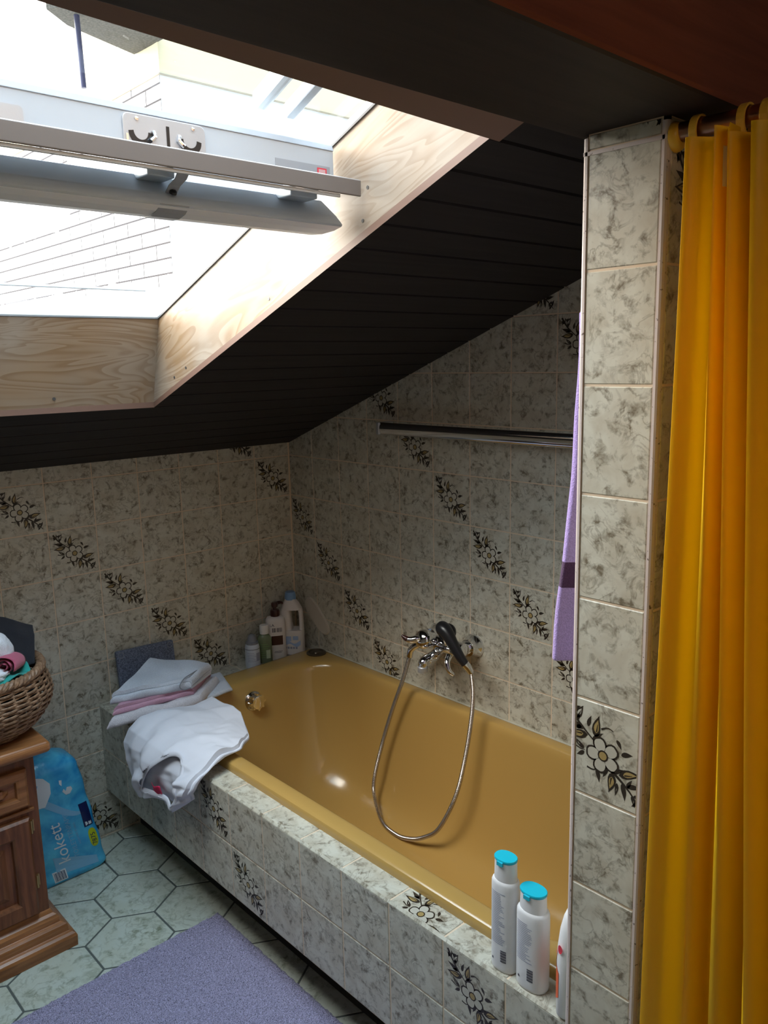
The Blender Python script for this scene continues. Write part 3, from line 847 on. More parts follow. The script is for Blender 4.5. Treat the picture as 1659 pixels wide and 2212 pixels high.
hs = thing('hand_shower', (.11, .94, .70), 'black hand shower resting in the mixer cradle, metal hose hanging into the tub', 'hand shower')
mb = MB()
hp = catmull([(.112, .868, .752), (.115, .884, .757), (.117, .902, .748), (.118, .925, .722), (.116, .950, .690), (.110, .967, .667)], 8)
mb.tube(hp, lambda t: interp([(0, .008), (.05, .017), (.15, .0225), (.32, .0215), (.6, .0165), (1, .0115)], t), 24)
mb.build('handle', M['black'], hs)
mb = MB()
fd = Matrix.Translation((.098, .884, .742)) @ Matrix.Rotation(math.radians(-125), 4, 'Y') @ Matrix.Rotation(.2, 4, 'X')
mb.lathe([(.020, -.008), (.027, -.003), (.028, .004), (.026, .009), (.018, .010), (0, .0095)], fd, 28)
mb.build('spray_head', M['black'], hs)
mb = MB()
mb.tube(resample(catmull([(.1105, .966, .669), (.106, .973, .659), (.101, .9815, .643)], 6), 8), [.0122, .0122, .0118, .0115, .0108, .0100, .0095, .0088], 18)
mb.build('hose_nut', M['chrome'], hs)
HP = [(.1, .7265, .6276), (.105, .694, .5318), (.112, .657, .4365), (.125, .620, .3141), (.150, .605, .2004), (.160, .610, .1399), (.181, .668, .0760), (.190, .744, .0655), (.191, .810, .0800), (.186, .868, .1100), (.180, .922, .160), (.157, .968, .2720), (.130, .981, .3840), (.112, .989, .4968), (.103, .990, .5801), (.1010, .9818, .642)]
hpath = resample(catmull(HP, 14), 700)
mb = MB(); mb.tube(hpath, [.0068 if k % 2 else .0058 for k in range(700)], 10)
for p in mb.f: pass
ho = mb.build('hose', plain('hose metal', (.50, .46, .44), .25, .95), hs)

# ------------------------------------------------------------------ towel rail, lilac towel, wall patch
tr_ = thing('towel_rail', (.055, .92, 1.326), 'long chrome towel rail on the tiled wall below the slope', 'towel rail')
mb = MB()
pf = [(.055+.0085*math.cos(a)*(1.0), 1.3258+.0190*math.copysign(abs(math.sin(a))**.8, math.sin(a))) for a in [2*PI*k/24 for k in range(24)]]
mb.rings([[(x, y, z) for x, z in pf] for y in (.566, 1.70)], 0, True, True, True, True)
mb.build('rail', M['chrome'], tr_)
for y0 in (.556, 1.70):
    mb = MB(); mb.box((.0013, y0, 1.3065), (.066, y0+.012, 1.3450)); mb.build('bracket', M['steel'], tr_, bevel=.002)

mb = MB()
def lil(a, b):
    z = lerp(1.60, 1.045, b) + .018*a*b
    y = 1.765 + (.020+.012*b)*math.sin(3.2*PI*a+.5) * (0.35+.65*b)
    w = lerp(.10, .16, b) + .02*math.sin(6*b)
    x = lerp(.740, .766, sst(.25, 1., b)) - w*2.0*(1-a)
    p = V((x, y, z)); n = noise.noise(V((x*9, y*9, z*9)))
    return p + V((.004*n, .006*n, 0))
mb.grid(lil, 60, 120, lambda a, b: 1 if (.70 < b < .775 and a > .90 + .06*math.sin(40*b)) else 0)
lt = mb.build('hanging_towel', [M['purple'], M['maroon']], None, solid=.012, subsurf=1)
tag(lt, 'lilac towel with a dark plum band hanging beside the tiled partition', 'towel')

mb = MB()
pl_ = []
for k in range(40):   # sole-shaped patch: two lobes
    a = 2*PI*k/40
    r = .5*(1 + .12*math.cos(2*a)); 
    u = .082*math.cos(a); v = (.047 - .014*math.sin(PI*(math.cos(a)*.5+.5)) - .004*math.cos(a))*math.sin(a)
    pl_.append((u, v))
ang = math.radians(-40)
q = [(.0012, .138+u*math.cos(ang)-v*math.sin(ang), .6055+u*math.sin(ang)+v*math.cos(ang)) for u, v in pl_]
mb.rings([q, [(x+.006, y, z) for x, y, z in q], [(x+.008, .138+(y-.138)*.93, .6055+(z-.6055)*.93) for x, y, z in q]], 0, False, True, False, True)
tag(mb.build('wall_patch', M['sticker'], None, bevel=.001), 'cream sole-shaped patch stuck on the tiles above the tub corner', 'wall patch')

# ------------------------------------------------------------------ bottles
def oval_lathe(m_, prof, c, sx, sy, rz=0, seg=40, m=0, power=2.):
    """prof (r, z); superelliptic section"""
    mt = Matrix.Translation(c) @ Matrix.Rotation(rz, 4, 'Z'); rs_ = []
    for r, z in prof:
        ring = []
        for k in range(seg):
            a = 2*PI*k/seg; cx, sy_ = math.cos(a), math.sin(a)
            e = 2/power
            ring.append(mt @ V((r*sx*math.copysign(abs(cx)**e, cx), r*sy*math.copysign(abs(sy_)**e, sy_), z)))
        rs_.append(ring)
    m_.rings(rs_, m, True, True, prof[0][0] > 1e-5, prof[-1][0] > 1e-5)
def text_polys(m_, txt, size, fn, m=0, align='LEFT', sub=True):
    cu = bpy.data.curves.new('t', 'FONT'); cu.body = txt; cu.size = size; cu.align_x = align; cu.resolution_u = 3
    ob = bpy.data.objects.new('t', cu); COL.objects.link(ob)
    dg = bpy.context.evaluated_depsgraph_get(); dg.update()
    me = ob.evaluated_get(dg).to_mesh()
    i = m_.add([fn(v.co.x, v.co.y) for v in me.vertices])
    for p in me.polygons: m_.face([i+k for k in p.vertices], m)
    ob.evaluated_get(dg).to_mesh_clear()
    bpy.data.objects.remove(ob); bpy.data.curves.remove(cu)
def on_oval(c, rx, ry, rz, power=2., off=.0005):
    """maps (arc offset from the front in metres, height) onto an oval body; front is the local -y side"""
    mt = Matrix.Translation(c) @ Matrix.Rotation(rz, 4, 'Z')
    def fn(u, z):
        a = -PI/2 + u/max(rx, ry)
        cx, s_ = math.cos(a), math.sin(a); e = 2/power
        return mt @ V(((rx+off)*math.copysign(abs(cx)**e, cx), (ry+off)*math.copysign(abs(s_)**e, s_), z))
    return fn
def patch(m_, fn, u0, u1, z0, z1, m=0, n=8, shape=None):
    for k in range(n):
        a, b = lerp(u0, u1, k/n), lerp(u0, u1, (k+1)/n)
        m_.poly([fn(a, z0), fn(b, z0), fn(b, z1), fn(a, z1)], m)

LZ = zt + .0013
# tall detergent bottle with a through handle
dt = thing('detergent_bottle', (.072, .072, LZ), 'tall white detergent bottle with loop handle and blue cap, in the tub corner', 'bottle')
RZ = math.radians(130)     # local -y faces the room
Mx = Matrix.Translation((.072, .072, LZ)) @ Matrix.Rotation(RZ, 4, 'Z')
mb = MB()
def dsec(w, d, z, n=24, x=0): return [Mx @ V((x+w*math.copysign(abs(math.cos(a))**.7, math.cos(a)), d*math.copysign(abs(math.sin(a))**.7, math.sin(a)), z)) for a in [2*PI*k/n for k in range(n)]]
mb.rings([dsec(.040, .026, 0), dsec(.044, .030, .004), dsec(.0445, .030, .075), dsec(.0445, .030, .095)], 0, True, True, True, True)
mb.rings([dsec(.0235, .028, .095, x=-.021), dsec(.022, .027, .12, x=-.0225), dsec(.020, .025, .165, x=-.0225), dsec(.019, .023, .178, x=-.018)], 0, True, True, True, True)
mb.rings([dsec(.0085, .015, .095, x=.036), dsec(.0075, .013, .12, x=.036), dsec(.0075, .013, .160, x=.0345), dsec(.009, .014, .178, x=.030)], 0, True, True, True, True)
mb.rings([dsec(.037, .026, .172, x=0), dsec(.036, .026, .180), dsec(.030, .022, .195, x=-.002), dsec(.021, .019, .207, x=-.003), dsec(.0185, .0185, .213, x=-.003)], 0, True, True, True, True)
db = mb.build('body', M['offwhite'], dt)
mb = MB()
ob = lambda u, z: Mx @ V((-u, -.0305 + .0045*(abs(u)/.044)**3*1.6, z))
for k in range(10):
    a, b = -.036+.072*k/10, -.036+.072*(k+1)/10
    f = lambda u: .052+.006*math.sin(u*120); g = lambda u: .040+.006*math.sin(u*120+1)
    mb.poly([ob(a, g(a)), ob(b, g(b)), ob(b, f(b)), ob(a, f(a))][::-1], 0)
for sx, z0, z1 in ((.008, .056, .074), (-.018, .060, .075)):
    mb.poly([ob(sx-.010, z0), ob(sx+.010, z0), ob(sx+.010, z1), ob(sx-.010, z1)][::-1], 0)
for k in range(5): mb.poly([ob(-.024+.010*k, .026), ob(-.017+.010*k, .026), ob(-.017+.010*k, .034), ob(-.024+.010*k, .034)][::-1], 1)
mb.build('label', [M['paleblue'], M['inkgrey']], db)
mb = MB()
mb.lathe([(.0205, .209), (.0208, .212), (.0208, .222), (.0195, .230), (.0180, .236), (.0165, .238), (0, .238)], Matrix.Translation((.072, .072, LZ)) @ Matrix.Rotation(RZ, 4, 'Z') @ Matrix.Translation((-.003, 0, 0)), 32)
mb.build('cap', M['blue'], dt)

# pump bottle
pb_ = thing('pump_bottle', (.143, .066, LZ), 'white lotion bottle with dark brown pump and brown label block', 'bottle')
RZp = math.radians(150)
mb = MB(); oval_lathe(mb, [(.92, 0), (1, .003), (1, .135), (.97, .147), (.80, .156), (.45, .160), (.42, .165)], (.143, .066, LZ), .036, .024, RZp, 40, 0, 2.8)
pbody = mb.build('body', M['offwhite'], pb_)
fn = on_oval((.143, .066, LZ), .036, .024, RZp, 2.8, .0006)
mb = MB()
patch(mb, fn, -.014, .020, .055, .090, 0, 8)
mb.build('label', [M['dkbrown']], pbody)
mb = MB()
for k in range(13):
    w = .0009 if k % 3 else .0016
    patch(mb, fn, -.010+k*.0021, -.010+k*.0021+w, .104, .120, 1, 1)
text_polys(mb, 'LA', .014, lambda u, v: fn(-.019+u, .126+v), 1)
patch(mb, fn, -.004, .016, .0300, .0315, 1, 4); patch(mb, fn, -.006, .012, .0255, .027, 1, 4)
mb.build('barcode', [M['dkbrown'], M['ink']], pbody)
mb = MB(); Mp = Matrix.Translation((.143, .066, LZ)) @ Matrix.Rotation(math.radians(5), 4, 'Z')
mb.lathe([(.0165, .160), (.017, .163), (.017, .180), (.0145, .184), (.0065, .185), (.006, .193), (.011, .194), (.0125, .199), (.0125, .207), (.010, .211), (0, .212)], Mp, 28)
pu = mb.build('pump', M['dkbrown'], pb_)
mb = MB(); mb.tube([Mp @ V(p) for p in ((0, 0, .204), (-.018, .002, .206), (-.030, .003, .204), (-.035, .003, .199))], [.0075, .0065, .005, .004], 12); mb.build('nozzle', M['dkbrown'], pu)

# clear green bottle with white cap
gb = thing('gel_bottle', (.200, .075, LZ), 'small see-through greenish bottle with white cap', 'bottle')
RZg = math.radians(150)
mb = MB(); oval_lathe(mb, [(.9, 0), (1, .003), (1, .080), (.94, .092), (.75, .101), (.48, .106), (.46, .110)], (.200, .075, LZ), .026, .017, RZg, 32, 0, 2.5)
gbody = mb.build('body', M['clear'], gb)
mb = MB(); oval_lathe(mb, [(.9, .002), (.93, .004), (.93, .052), (.9, .054)], (.200, .075, LZ), .026, .017, RZg, 32, 0, 2.5); mb.build('liquid', plain('dark green gel', (.030, .05, .015), .3), gbody)
fn = on_oval((.200, .075, LZ), .026, .017, RZg, 2.5, .0006); mb = MB()
for k in range(7):
    patch(mb, fn, -.016+.001*(k % 3), .008+.003*((k*2) % 4), .022+.008*k, .0245+.008*k, 0, 4)
patch(mb, fn, .002, .018, .018, .050, 1, 5)
mb.build('label', [plain('green print', (.16, .28, .10), .4), plain('pale green print', (.45, .52, .36), .4)], gbody)
mb = MB(); oval_lathe(mb, [(.60, .108), (.62, .110), (.62, .136), (.57, .141), (0, .141)], (.200, .075, LZ), .026, .022, RZg, 28, 0, 2); mb.build('cap', M['white'], gb)

# deodorant can
dc = thing('deodorant_bottle', (.262, .088, LZ), 'short pale grey roll-on bottle with rounded grey cap, leftmost on the end ledge', 'bottle')
mb = MB(); mb.lathe([(.022, 0), (.0255, .003), (.0265, .010), (.0262, .075), (.0240, .086), (.020, .090)], Matrix.Translation((.262, .088, LZ)), 32)
db = mb.build('body', M['palegrey'], dc)
mb = MB(); fn = on_oval((.262, .088, LZ), .0264, .0264, RZg, 2, .0006)
patch(mb, fn, -.045, .045, .0725, .0742, 0, 14)
for k in range(6): patch(mb, fn, -.020, .004+.004*(k % 3), .060-.006*k, .0615-.006*k, 1, 5)
patch(mb, fn, .012, .030, .030, .060, 1, 5)
mb.build('label', [M['ink'], M['inkgrey']], db)
mb = MB(); mb.lathe([(.0205, .088), (.0225, .090), (.0225, .096), (.017, .099), (.0155, .104), (.0150, .112), (.012, .120), (.006, .124), (0, .1245)], Matrix.Translation((.262, .088, LZ)), 28); mb.build('cap', M['grey'], dc)

# two white bottles with turquoise caps on the front ledge
def shower_bottle(loc, h, rx, ry, rz, label):
    r = thing('shower_bottle', loc, label, 'bottle', 'white bottles with turquoise caps')
    x, y, z = loc; hb = h*.80
    m_ = MB()
    oval_lathe(m_, [(.90, 0), (.97, .002), (1, .007), (1, hb-.012), (.985, hb-.004), (.93, hb), (.85, hb+.002)], loc, rx, ry, rz, 40, 0, 2.4)
    b = m_.build('body', M['white'], r)
    m_ = MB(); oval_lathe(m_, [(.80, hb-.002), (.82, hb+.003), (.79, h-.006), (.79, h-.0045)], loc, rx, ry*1.05, rz, 40, 0, 2.2)
    m_.build('neck', M['white'], r)
    m_ = MB(); oval_lathe(m_, [(.80, h-.0055), (.83, h-.004), (.83, h-.001), (.80, h), (0, h+.0005)], loc, rx, ry*1.05, rz, 40, 0, 2.2)
    mt = Matrix.Translation(loc) @ Matrix.Rotation(rz, 4, 'Z')
    m_.box((-.006, -ry*.88-.0025, h-.010), (.006, -ry*.80, h-.003), 0, mt)
    m_.build('lid', M['turq'], r)
    m_ = MB(); fn = on_oval(loc, rx, ry, rz, 2.4, .0005)
    rnd = random.Random(int(h*1000)); zz = hb-.020
    while zz > .055:
        w = rnd.uniform(.6, 1.); patch(m_, fn, -.019, -.019+.030*w, zz, zz+.0012, 0, 5); zz -= .0034
    for k in range(9):
        patch(m_, fn, .002, .013, .022+k*.0026, .022+k*.0026+(.0011 if k % 2 else .0019), 1, 3)
    patch(m_, fn, -.016, -.0115, .019, .0235, 1, 2)
    m_.build('label', [M['inkgrey'], M['ink']], b)
    return r
shower_bottle((.7685, 1.647, LZ), .217, .026, .019, math.radians(92), 'tall white bottle with turquoise lid on the bath front ledge')
shower_bottle((.7690, 1.7075, LZ), .184, .030, .021, math.radians(90), 'shorter stouter white bottle with turquoise lid, nearest the partition')
# white and orange bottle half hidden by the partition
wb = thing('cleaner_bottle', (.765, 1.783, LZ), 'white bottle with orange side, half hidden behind the tiled partition', 'bottle')
mb = MB(); oval_lathe(mb, [(.9, 0), (1, .004), (1, .095), (.95, .125), (.80, .155), (.58, .175), (.35, .186), (0, .190)], (.765, 1.783, LZ), .034, .019, math.radians(8), 40, 0, 2.3)
wbb = mb.build('body', M['white'], wb)
mb = MB(); fn = on_oval((.765, 1.783, LZ), .034, .019, math.radians(8), 2.3, .0006)
for k in range(14):
    a0 = .004+.040*k/14; a1 = a0+.040/14
    g = lambda u: .116-.75*u; f0 = lambda u: .026+.5*abs(u-.02)
    mb.poly([fn(a0, f0(a0)), fn(a1, f0(a1)), fn(a1, g(a1)), fn(a0, g(a0))], 0)
mb.poly([fn(.047+.007*math.cos(a), .128+.008*math.sin(a)) for a in [2*PI*k/12 for k in range(12)]], 1)
mb.poly([fn(.030+.004*math.cos(a), .118+.004*math.sin(a)) for a in [2*PI*k/12 for k in range(12)]], 1)
mb.build('label', [M['orange'], M['red']], wbb)
# ------------------------------------------------------------------ leaning board, folded towels, shirt
mb = MB()
bm_ = Matrix.Translation((.642, .052, LZ)) @ Matrix.Rotation(math.radians(12), 4, 'X') @ Matrix.Rotation(math.radians(-2.5), 4, 'Y')
o = []
mb.rings([[bm_ @ V((x, y, z)) for x, z in rrect(-.100, .100, 0, .165, .006)] for y in (-.007, .007)], 0, False, True, True, True)
bd = mb.build('slab', M['speckle'], None, bevel=.0015, fixn=True)
tag(bd, 'speckled blue-grey square slab leaning on the left wall behind the folded towels', 'slab')
for sx in (-.086, .086):
    mb = MB()
    mb.tube([bm_ @ V((sx+.009*math.cos(a), .0075, .150+.009*math.sin(a))) for a in [2*PI*k/20 for k in range(20)]], .0012, 6, 0, True)
    mb.build('corner_ring', M['grey'], bd)

def folded(name, O, e1, e2, D, n, t, mat, label, lift=0., amp=.004, seed=0, fade=.5, round_=.35, taper=0.):
    """accordion-folded cloth; O = front-left bottom corner, e1 along the front edge, e2 unit depth direction"""
    O, e1, e2 = V(O), V((*e1, 0)), V((*e2, 0)).normalized(); s = t*1.12; P = []; NK = 18
    for L in range(n):
        zl = t/2 + s*L
        fw = [(lerp(D, s/2, k/NK), zl) for k in range(NK+1)]
        if L % 2: fw = fw[::-1]
        if L % 2 == 0 and L < n-1:
            P += fw + [(s/2 - s/2*math.sin(PI*k/8), zl + s/2 - s/2*math.cos(PI*k/8)) for k in range(1, 8)]
        elif L % 2 == 1 and L < n-1:
            P += fw + [(D + s/2*math.sin(PI*k/8), zl + s/2 - s/2*math.cos(PI*k/8)) for k in range(1, 8)]
        else: P += fw
    A = []; B = []; N = len(P); H = t + s*(n-1)
    for i in range(N):
        a, b = P[max(i-1, 0)], P[min(i+1, N-1)]
        d = V((b[0]-a[0], b[1]-a[1], 0)).normalized(); q = (-d.y*t/2, d.x*t/2)
        A.append((P[i][0]+q[0], P[i][1]+q[1])); B.append((P[i][0]-q[0], P[i][1]-q[1]))
    sec = A + B[::-1]; rs_ = []; NX = 50
    for k in range(NX+1):
        f = k/NX; ring = []
        e = 1 - round_*(max(0, abs(2*f-1)-.9)/.1)**2
        for d, z in sec:
            p = O + e1*f + e2*(d*(1-taper*f))
            hz = z*e + lift*max(0, d-.02)**1.15*(.35+.65*z/H)*(1-fade*f)
            nz = noise.noise(V((p.x*15+seed, p.y*15, z*30))); n2 = noise.noise(V((p.x*70+seed, p.y*70, z*70)))
            p += V((.0035*nz, amp*nz + .0012*n2, hz + amp*1.2*nz*(.3 + z*14) + .0011*n2))
            ring.append(p)
        rs_.append(ring)
    m_ = MB(); m_.rings(rs_, 0, True, True, True, True)
    return tag(m_.build(name, mat, None), label, 'towel', None)
folded('folded_towel', (.640, .292, .4885), (-.175, -.020), (-.30, -.95), .15, 2, .0065, M['towelgrey'], 'grey-white towel end sticking out under the stack towards the tub', .03, .004, 3)
folded('folded_towel', (.880, .258, .4895), (-.290, .044), (-.75, -.60), .15, 2, .0155, M['towelwhite'], 'fluffy white folded towel at the bottom of the stack', .10, .008, 9, .5, .6)
folded('folded_towel', (.856, .246, .5215), (-.248, .034), (-.75, -.60), .15, 3, .0082, M['towelpink'], 'pink folded towel in the middle of the stack', .16, .0045, 17)
tt = folded('folded_towel', (.850, .224, .5470), (-.232, .064), (-.82, -.48), .200, 3, .0115, M['towelgrey'], 'blue-grey folded terry towel on top of the stack', .27, .010, 27, .95, .3, .38)
mb = MB()
lp_ = catmull([(.622, .290, .552), (.648, .293, .554), (.660, .292, .568), (.640, .283, .584), (.610, .272, .588), (.575, .256, .588)], 6)
mb.tube(lp_, .0018, 6); mb.build('hanging_loop', M['grey'], tt)

# white shirt draped over the front corner
DT = [(0, .575, .506, .330, .500), (.12, .632, .500, .320, .625), (.24, .690, .506, .312, .672), (.36, .745, .508, .303, .680), (.46, .790, .500, .298, .690), (.54, .822, .482, .295, .692), (.62, .838, .455, .294, .690), (.75, .843, .415, .305, .680), (.88, .838, .370, .318, .672), (1, .830, .325, .326, .640)]
def drape(s, t, off=0.):
    x = interp([(r[0], r[1]) for r in DT], t); z = interp([(r[0], r[2]) for r in DT], t)
    yl = interp([(r[0], r[3]) for r in DT], t); yr = interp([(r[0], r[4]) for r in DT], t)
    s2 = s
    y = lerp(yl, yr, s2)
    if t > .62:
        hem = interp([(0, -.028), (.2, -.002), (.45, .030), (.72, .034), (.80, .028), (.92, .055), (1, .075)], s)
        z += hem*((t-.62)/.38)
    h = off
    edge = min(s, 1-s)
    bulge = .012*math.sin(PI*min(1, max(0, s)))
    n = noise.noise(V((y*11, t*5.5, off*30))); n2 = noise.noise(V((y*26+t*9, t*7+3, off*20)))
    fold = .007*math.sin(30*y + 9*t + 3*n) + .0035*math.sin(61*y - 13*t + 2.5*n2)
    d = h + bulge*(.4 + t) + (.011*n + .004*n2 + fold)*(.35+.65*min(1, t*1.4))
    d = max(d, .0)
    a = math.radians(interp([(0, 85), (.36, 80), (.46, 60), (.54, 40), (.62, 15), (.75, 0), (1, -8)], t))
    if off == 0: d *= .45
    return V((x + d*math.cos(a), y, z + d*math.sin(a)))
neck = [(.25, .93), (.36, .80), (.52, .62), (.66, .525), (.75, .515), (.82, .58), (.86, .70), (.87, .82), (.80, .915), (.66, .93), (.45, .945)]
def inneck(s, t):
    c = False; j = len(neck)-1
    for i in range(len(neck)):
        (a, b), (c2, d) = neck[i], neck[j]
        if (b > t) != (d > t) and s < (c2-a)*(t-b)/(d-b)+a: c = not c
        j = i
    return c
sh = thing('shirt', (.8, .48, .47), 'white shirt with small crimson label draped over the front corner of the bath', 'shirt')
mb = MB(); mb.grid(lambda a, b: drape(a, b, 0), 60, 80); mb.build('back_panel', M['shirt'], sh, solid=.0022, subsurf=1)
mb = MB(); mb.grid(lambda a, b: drape(a, b, .016 if .02 < a < .98 else .006), 110, 150, 0, True, lambda a, b: not inneck(a, b)); mb.build('front_panel', M['shirt'], sh, solid=.002)
mb = MB()
nk = resample(catmull([drape(a, b, .0155) for a, b in neck + [neck[0]]], 8), 120)
rs_ = []
ctr = sum(nk, V((0,0,0)))/len(nk)
for k in range(119):
    p = nk[k]; tdir = (nk[(k+1) % 119]-nk[k-1]).normalized(); out_ = V((1, 0, .35)).normalized(); side = tdir.cross(out_).normalized()
    rs_.append([p + side*.0075*math.cos(a) + out_*.0028*math.sin(a) for a in [2*PI*q/10 for q in range(10)]])
mb.rings(rs_, 0, True, True, False, False, True); mb.build('neckband', M['shirt'], sh)
for e, nm in ((0, 'side_seam'), (1, 'side_seam')):
    mb = MB(); mb.grid(lambda a, b: drape(e, b, .006).lerp(drape(e, b, 0), a), 3, 80); mb.build(nm, M['shirt'], sh, solid=.002)
mb = MB()
tg = [(.475, .90), (.50, .80), (.56, .835), (.62, .835), (.585, .93), (.52, .96)]
mb.grid(lambda a, b: drape(.46+.14*a, .83+.10*b + .02*math.sin(a*5), .0) + V((.018+.004*math.sin(a*4), 0, 0)), 8, 6)
mb.build('cloth_label', M['pinkred'], sh, solid=.001)

# ------------------------------------------------------------------ wooden cabinet
cab = thing('cabinet', (1.37, .22, 0), 'reddish oak cabinet with drawer and panelled door, carrying the wicker basket', 'cabinet')
CX0, CX1, CY0, CY1 = 1.137, 1.62, .012, .390
mb = MB(); mb.box((CX0, CY0, .09), (CX1, CY1, .566)); mb.build('carcass', M['oak'], cab, bevel=.002)
mb = MB(); mb.rings([[(x, y, z) for x, y in ((CX0-e, CY0), (CX1+e, CY0), (CX1+e, CY1+e*1.05), (CX0-e, CY1+e*1.05))] for z, e in
    ((0, .048), (.030, .049), (.037, .046), (.0415, .040), (.044, .033), (.058, .0325), (.0645, .030), (.068, .023), (.070, .0175), (.084, .017), (.092, .013), (.097, .006), (.108, .0015))], 0, False, True, True, True)
mb.build('plinth', M['oakh'], cab, bevel=.0012)
mb = MB(); mb.box((CX0-.032, CY0-.008, .566), (CX1+.03, CY1+.048, .596)); mb.build('top', M['oakh'], cab, bevel=.011, segs=4)
def framed(m_, x0, x1, z0, z1, y, w, mi=0):
    R = lambda e, yy: [(x, yy, z) for x, z in ((x0+e, z0+e), (x1-e, z0+e), (x1-e, z1-e), (x0+e, z1-e))]
    m_.rings([R(0, y-.004), R(0, y+.011), R(.006, y+.017), R(w-.006, y+.017), R(w, y+.013), R(w+.002, y+.003), R(w+.018, y+.003), R(w+.034, y+.010), R(w+.036, y+.010)], mi, False, True, False, True)
mb = MB(); framed(mb, 1.162, 1.592, .424, .527, CY1, .028); dr = mb.build('drawer', M['oakh'], cab, fixn=True)
mb = MB(); mb.lathe([(.008, 0), (.007, .008), (.013, .016), (.014, .022), (.009, .027), (0, .028)], Matrix.Translation((1.377, CY1+.012, .475)) @ Matrix.Rotation(-PI/2, 4, 'X'), 20); mb.build('knob', M['brass'], dr)
mb = MB(); framed(mb, 1.166, 1.588, .114, .392, CY1, .048); do = mb.build('door', M['oak'], cab, fixn=True)
mb = MB(); mb.box((1.150, CY1, .404), (1.604, CY1+.008, .414)); mb.build('rail_moulding', M['oakh'], cab, bevel=.003)
for z in (.362, .205):
    mb = MB(); mb.tube([(1.1625, CY1+.009, z-.018), (1.1625, CY1+.009, z+.018)], .0035, 10)
    mb.box((1.1545, CY1, z-.016), (1.1615, CY1+.003, z+.016)); mb.build('hinge', M['brass'], do)
mb = MB(); mb.lathe([(.008, 0), (.007, .008), (.013, .016), (.014, .022), (.009, .027), (0, .028)], Matrix.Translation((1.565, CY1+.012, .26)) @ Matrix.Rotation(-PI/2, 4, 'X'), 20); mb.build('knob', M['brass'], do)

# ------------------------------------------------------------------ wicker basket and laundry
BX, BY, BZ = 1.232, .232, .5965
bk = thing('basket', (BX, BY, BZ), 'round brown wicker basket full of clothes on the oak cabinet', 'basket')
def brad(z):
    z /= .83
    return interp([(0, .138), (.02, .160), (.05, .182), (.085, .198), (.115, .202), (.15, .194), (.19, .180)], z)
mb = MB(); NSt = 32
for row in range(24):
    z = .006 + row*.0063; r0 = brad(z); path = []
    for k in range(NSt*4):
        a = 2*PI*k/(NSt*4); w = .0034*math.cos(NSt/2*a + PI*(row % 2))
        zz = z + .0012*math.sin(3*a+row)
        path.append((BX+(r0+w)*math.cos(a), BY+(r0+w)*math.sin(a), BZ+zz))
    mb.tube(path, .0034, 6, 0, True)
mb.build('weave', M['wicker'], bk)
mb = MB()
for k in range(NSt):
    a = 2*PI*(k+.5)/NSt
    mb.tube([(BX+brad(z)*math.cos(a), BY+brad(z)*math.sin(a), BZ+z) for z in (.004, .025, .05, .075, .10, .125, .157)], .0032, 6)
mb.build('stake_ring', M['wicker'], bk)
mb = MB()
for ph in range(3):
    path = []
    for k in range(240):
        a = 2*PI*k/240; w = 2*PI*ph/3 + a*26
        path.append((BX+(.181+.0065*math.cos(w))*math.cos(a), BY+(.181+.0065*math.cos(w))*math.sin(a), BZ+.160+.0065*math.sin(w)))
    mb.tube(path, .0068, 7, 0, True)
mb.build('rim', M['wicker'], bk)
mb = MB(); mb.lathe([(.138, .001), (.140, .006), (0, .007)], Matrix.Translation((BX, BY, BZ)), 32); mb.build('base', M['wicker'], bk)

def lump(name, c, sx, sy, sz, mat, label, cat, seed, amp=.2, fr=9., rot=None, p=2.):
    m_ = MB(); rm = rot or Matrix.Identity(4)
    def f(a, b):
        th = 2*PI*a; ph = PI*(b-.5)
        d = V((math.cos(ph)*math.cos(th), math.cos(ph)*math.sin(th), math.sin(ph)))
        k = 1 + amp*noise.noise(d*1.6 + V((seed, 0, 0))) + amp*.4*noise.noise(d*4.5 + V((0, seed, 0))) + .02*math.sin(fr*th + 5*d.z)
        return V(c) + rm.to_3x3() @ V((d.x*sx*k, d.y*sy*k, d.z*sz*k))
    m_.grid(f, 48, 30)
    return tag(m_.build(name, mat, None, merge=1e-5), label, cat)
lump('dark_filler', (BX, BY, BZ+.085), .156, .156, .058, M['blackcloth'], 'added dark filler for the shaded inside of the wicker basket, under the clothes', 'garment', 4, .12)  # dark lump added to stand in for the shaded basket interior
# black garment standing out of the basket with a pointed corner
mb = MB()
def blk(a, b):
    rid = catm_r(a)
    down = abs(2*b-1)**1.3
    y = rid.y + (.012 + .058*down)*(1 if b > .5 else -1)*min(1, abs(2*b-1)*3)
    z = rid.z - down*(rid.z-.752)
    x = rid.x + .028*down*(1-a) 
    n = noise.noise(V((x*22, y*22, z*22)))
    return V((x+.004*n, y+.008*n*(1-a*.3), z+.003*n))
RID = catmull([(1.0435, .205, .836), (1.068, .205, .848), (1.098, .205, .866), (1.125, .205, .879), (1.17, .21, .885), (1.235, .22, .880), (1.30, .225, .850), (1.34, .23, .80)], 6)
def catm_r(a): 
    k = a*(len(RID)-1); i = min(int(k), len(RID)-2); return RID[i].lerp(RID[i+1], k-i)
mb.grid(blk, 50, 36)
tag(mb.build('black_garment', M['blackcloth'], None, solid=.002), 'black garment with a pointed corner standing up out of the basket', 'garment')
lump('white_towel', (1.188, .312, .812), .056, .040, .064, M['fluffwhite'], 'white fluffy towel bundle in front of the black garment in the basket', 'towel', 11, .16, 3)
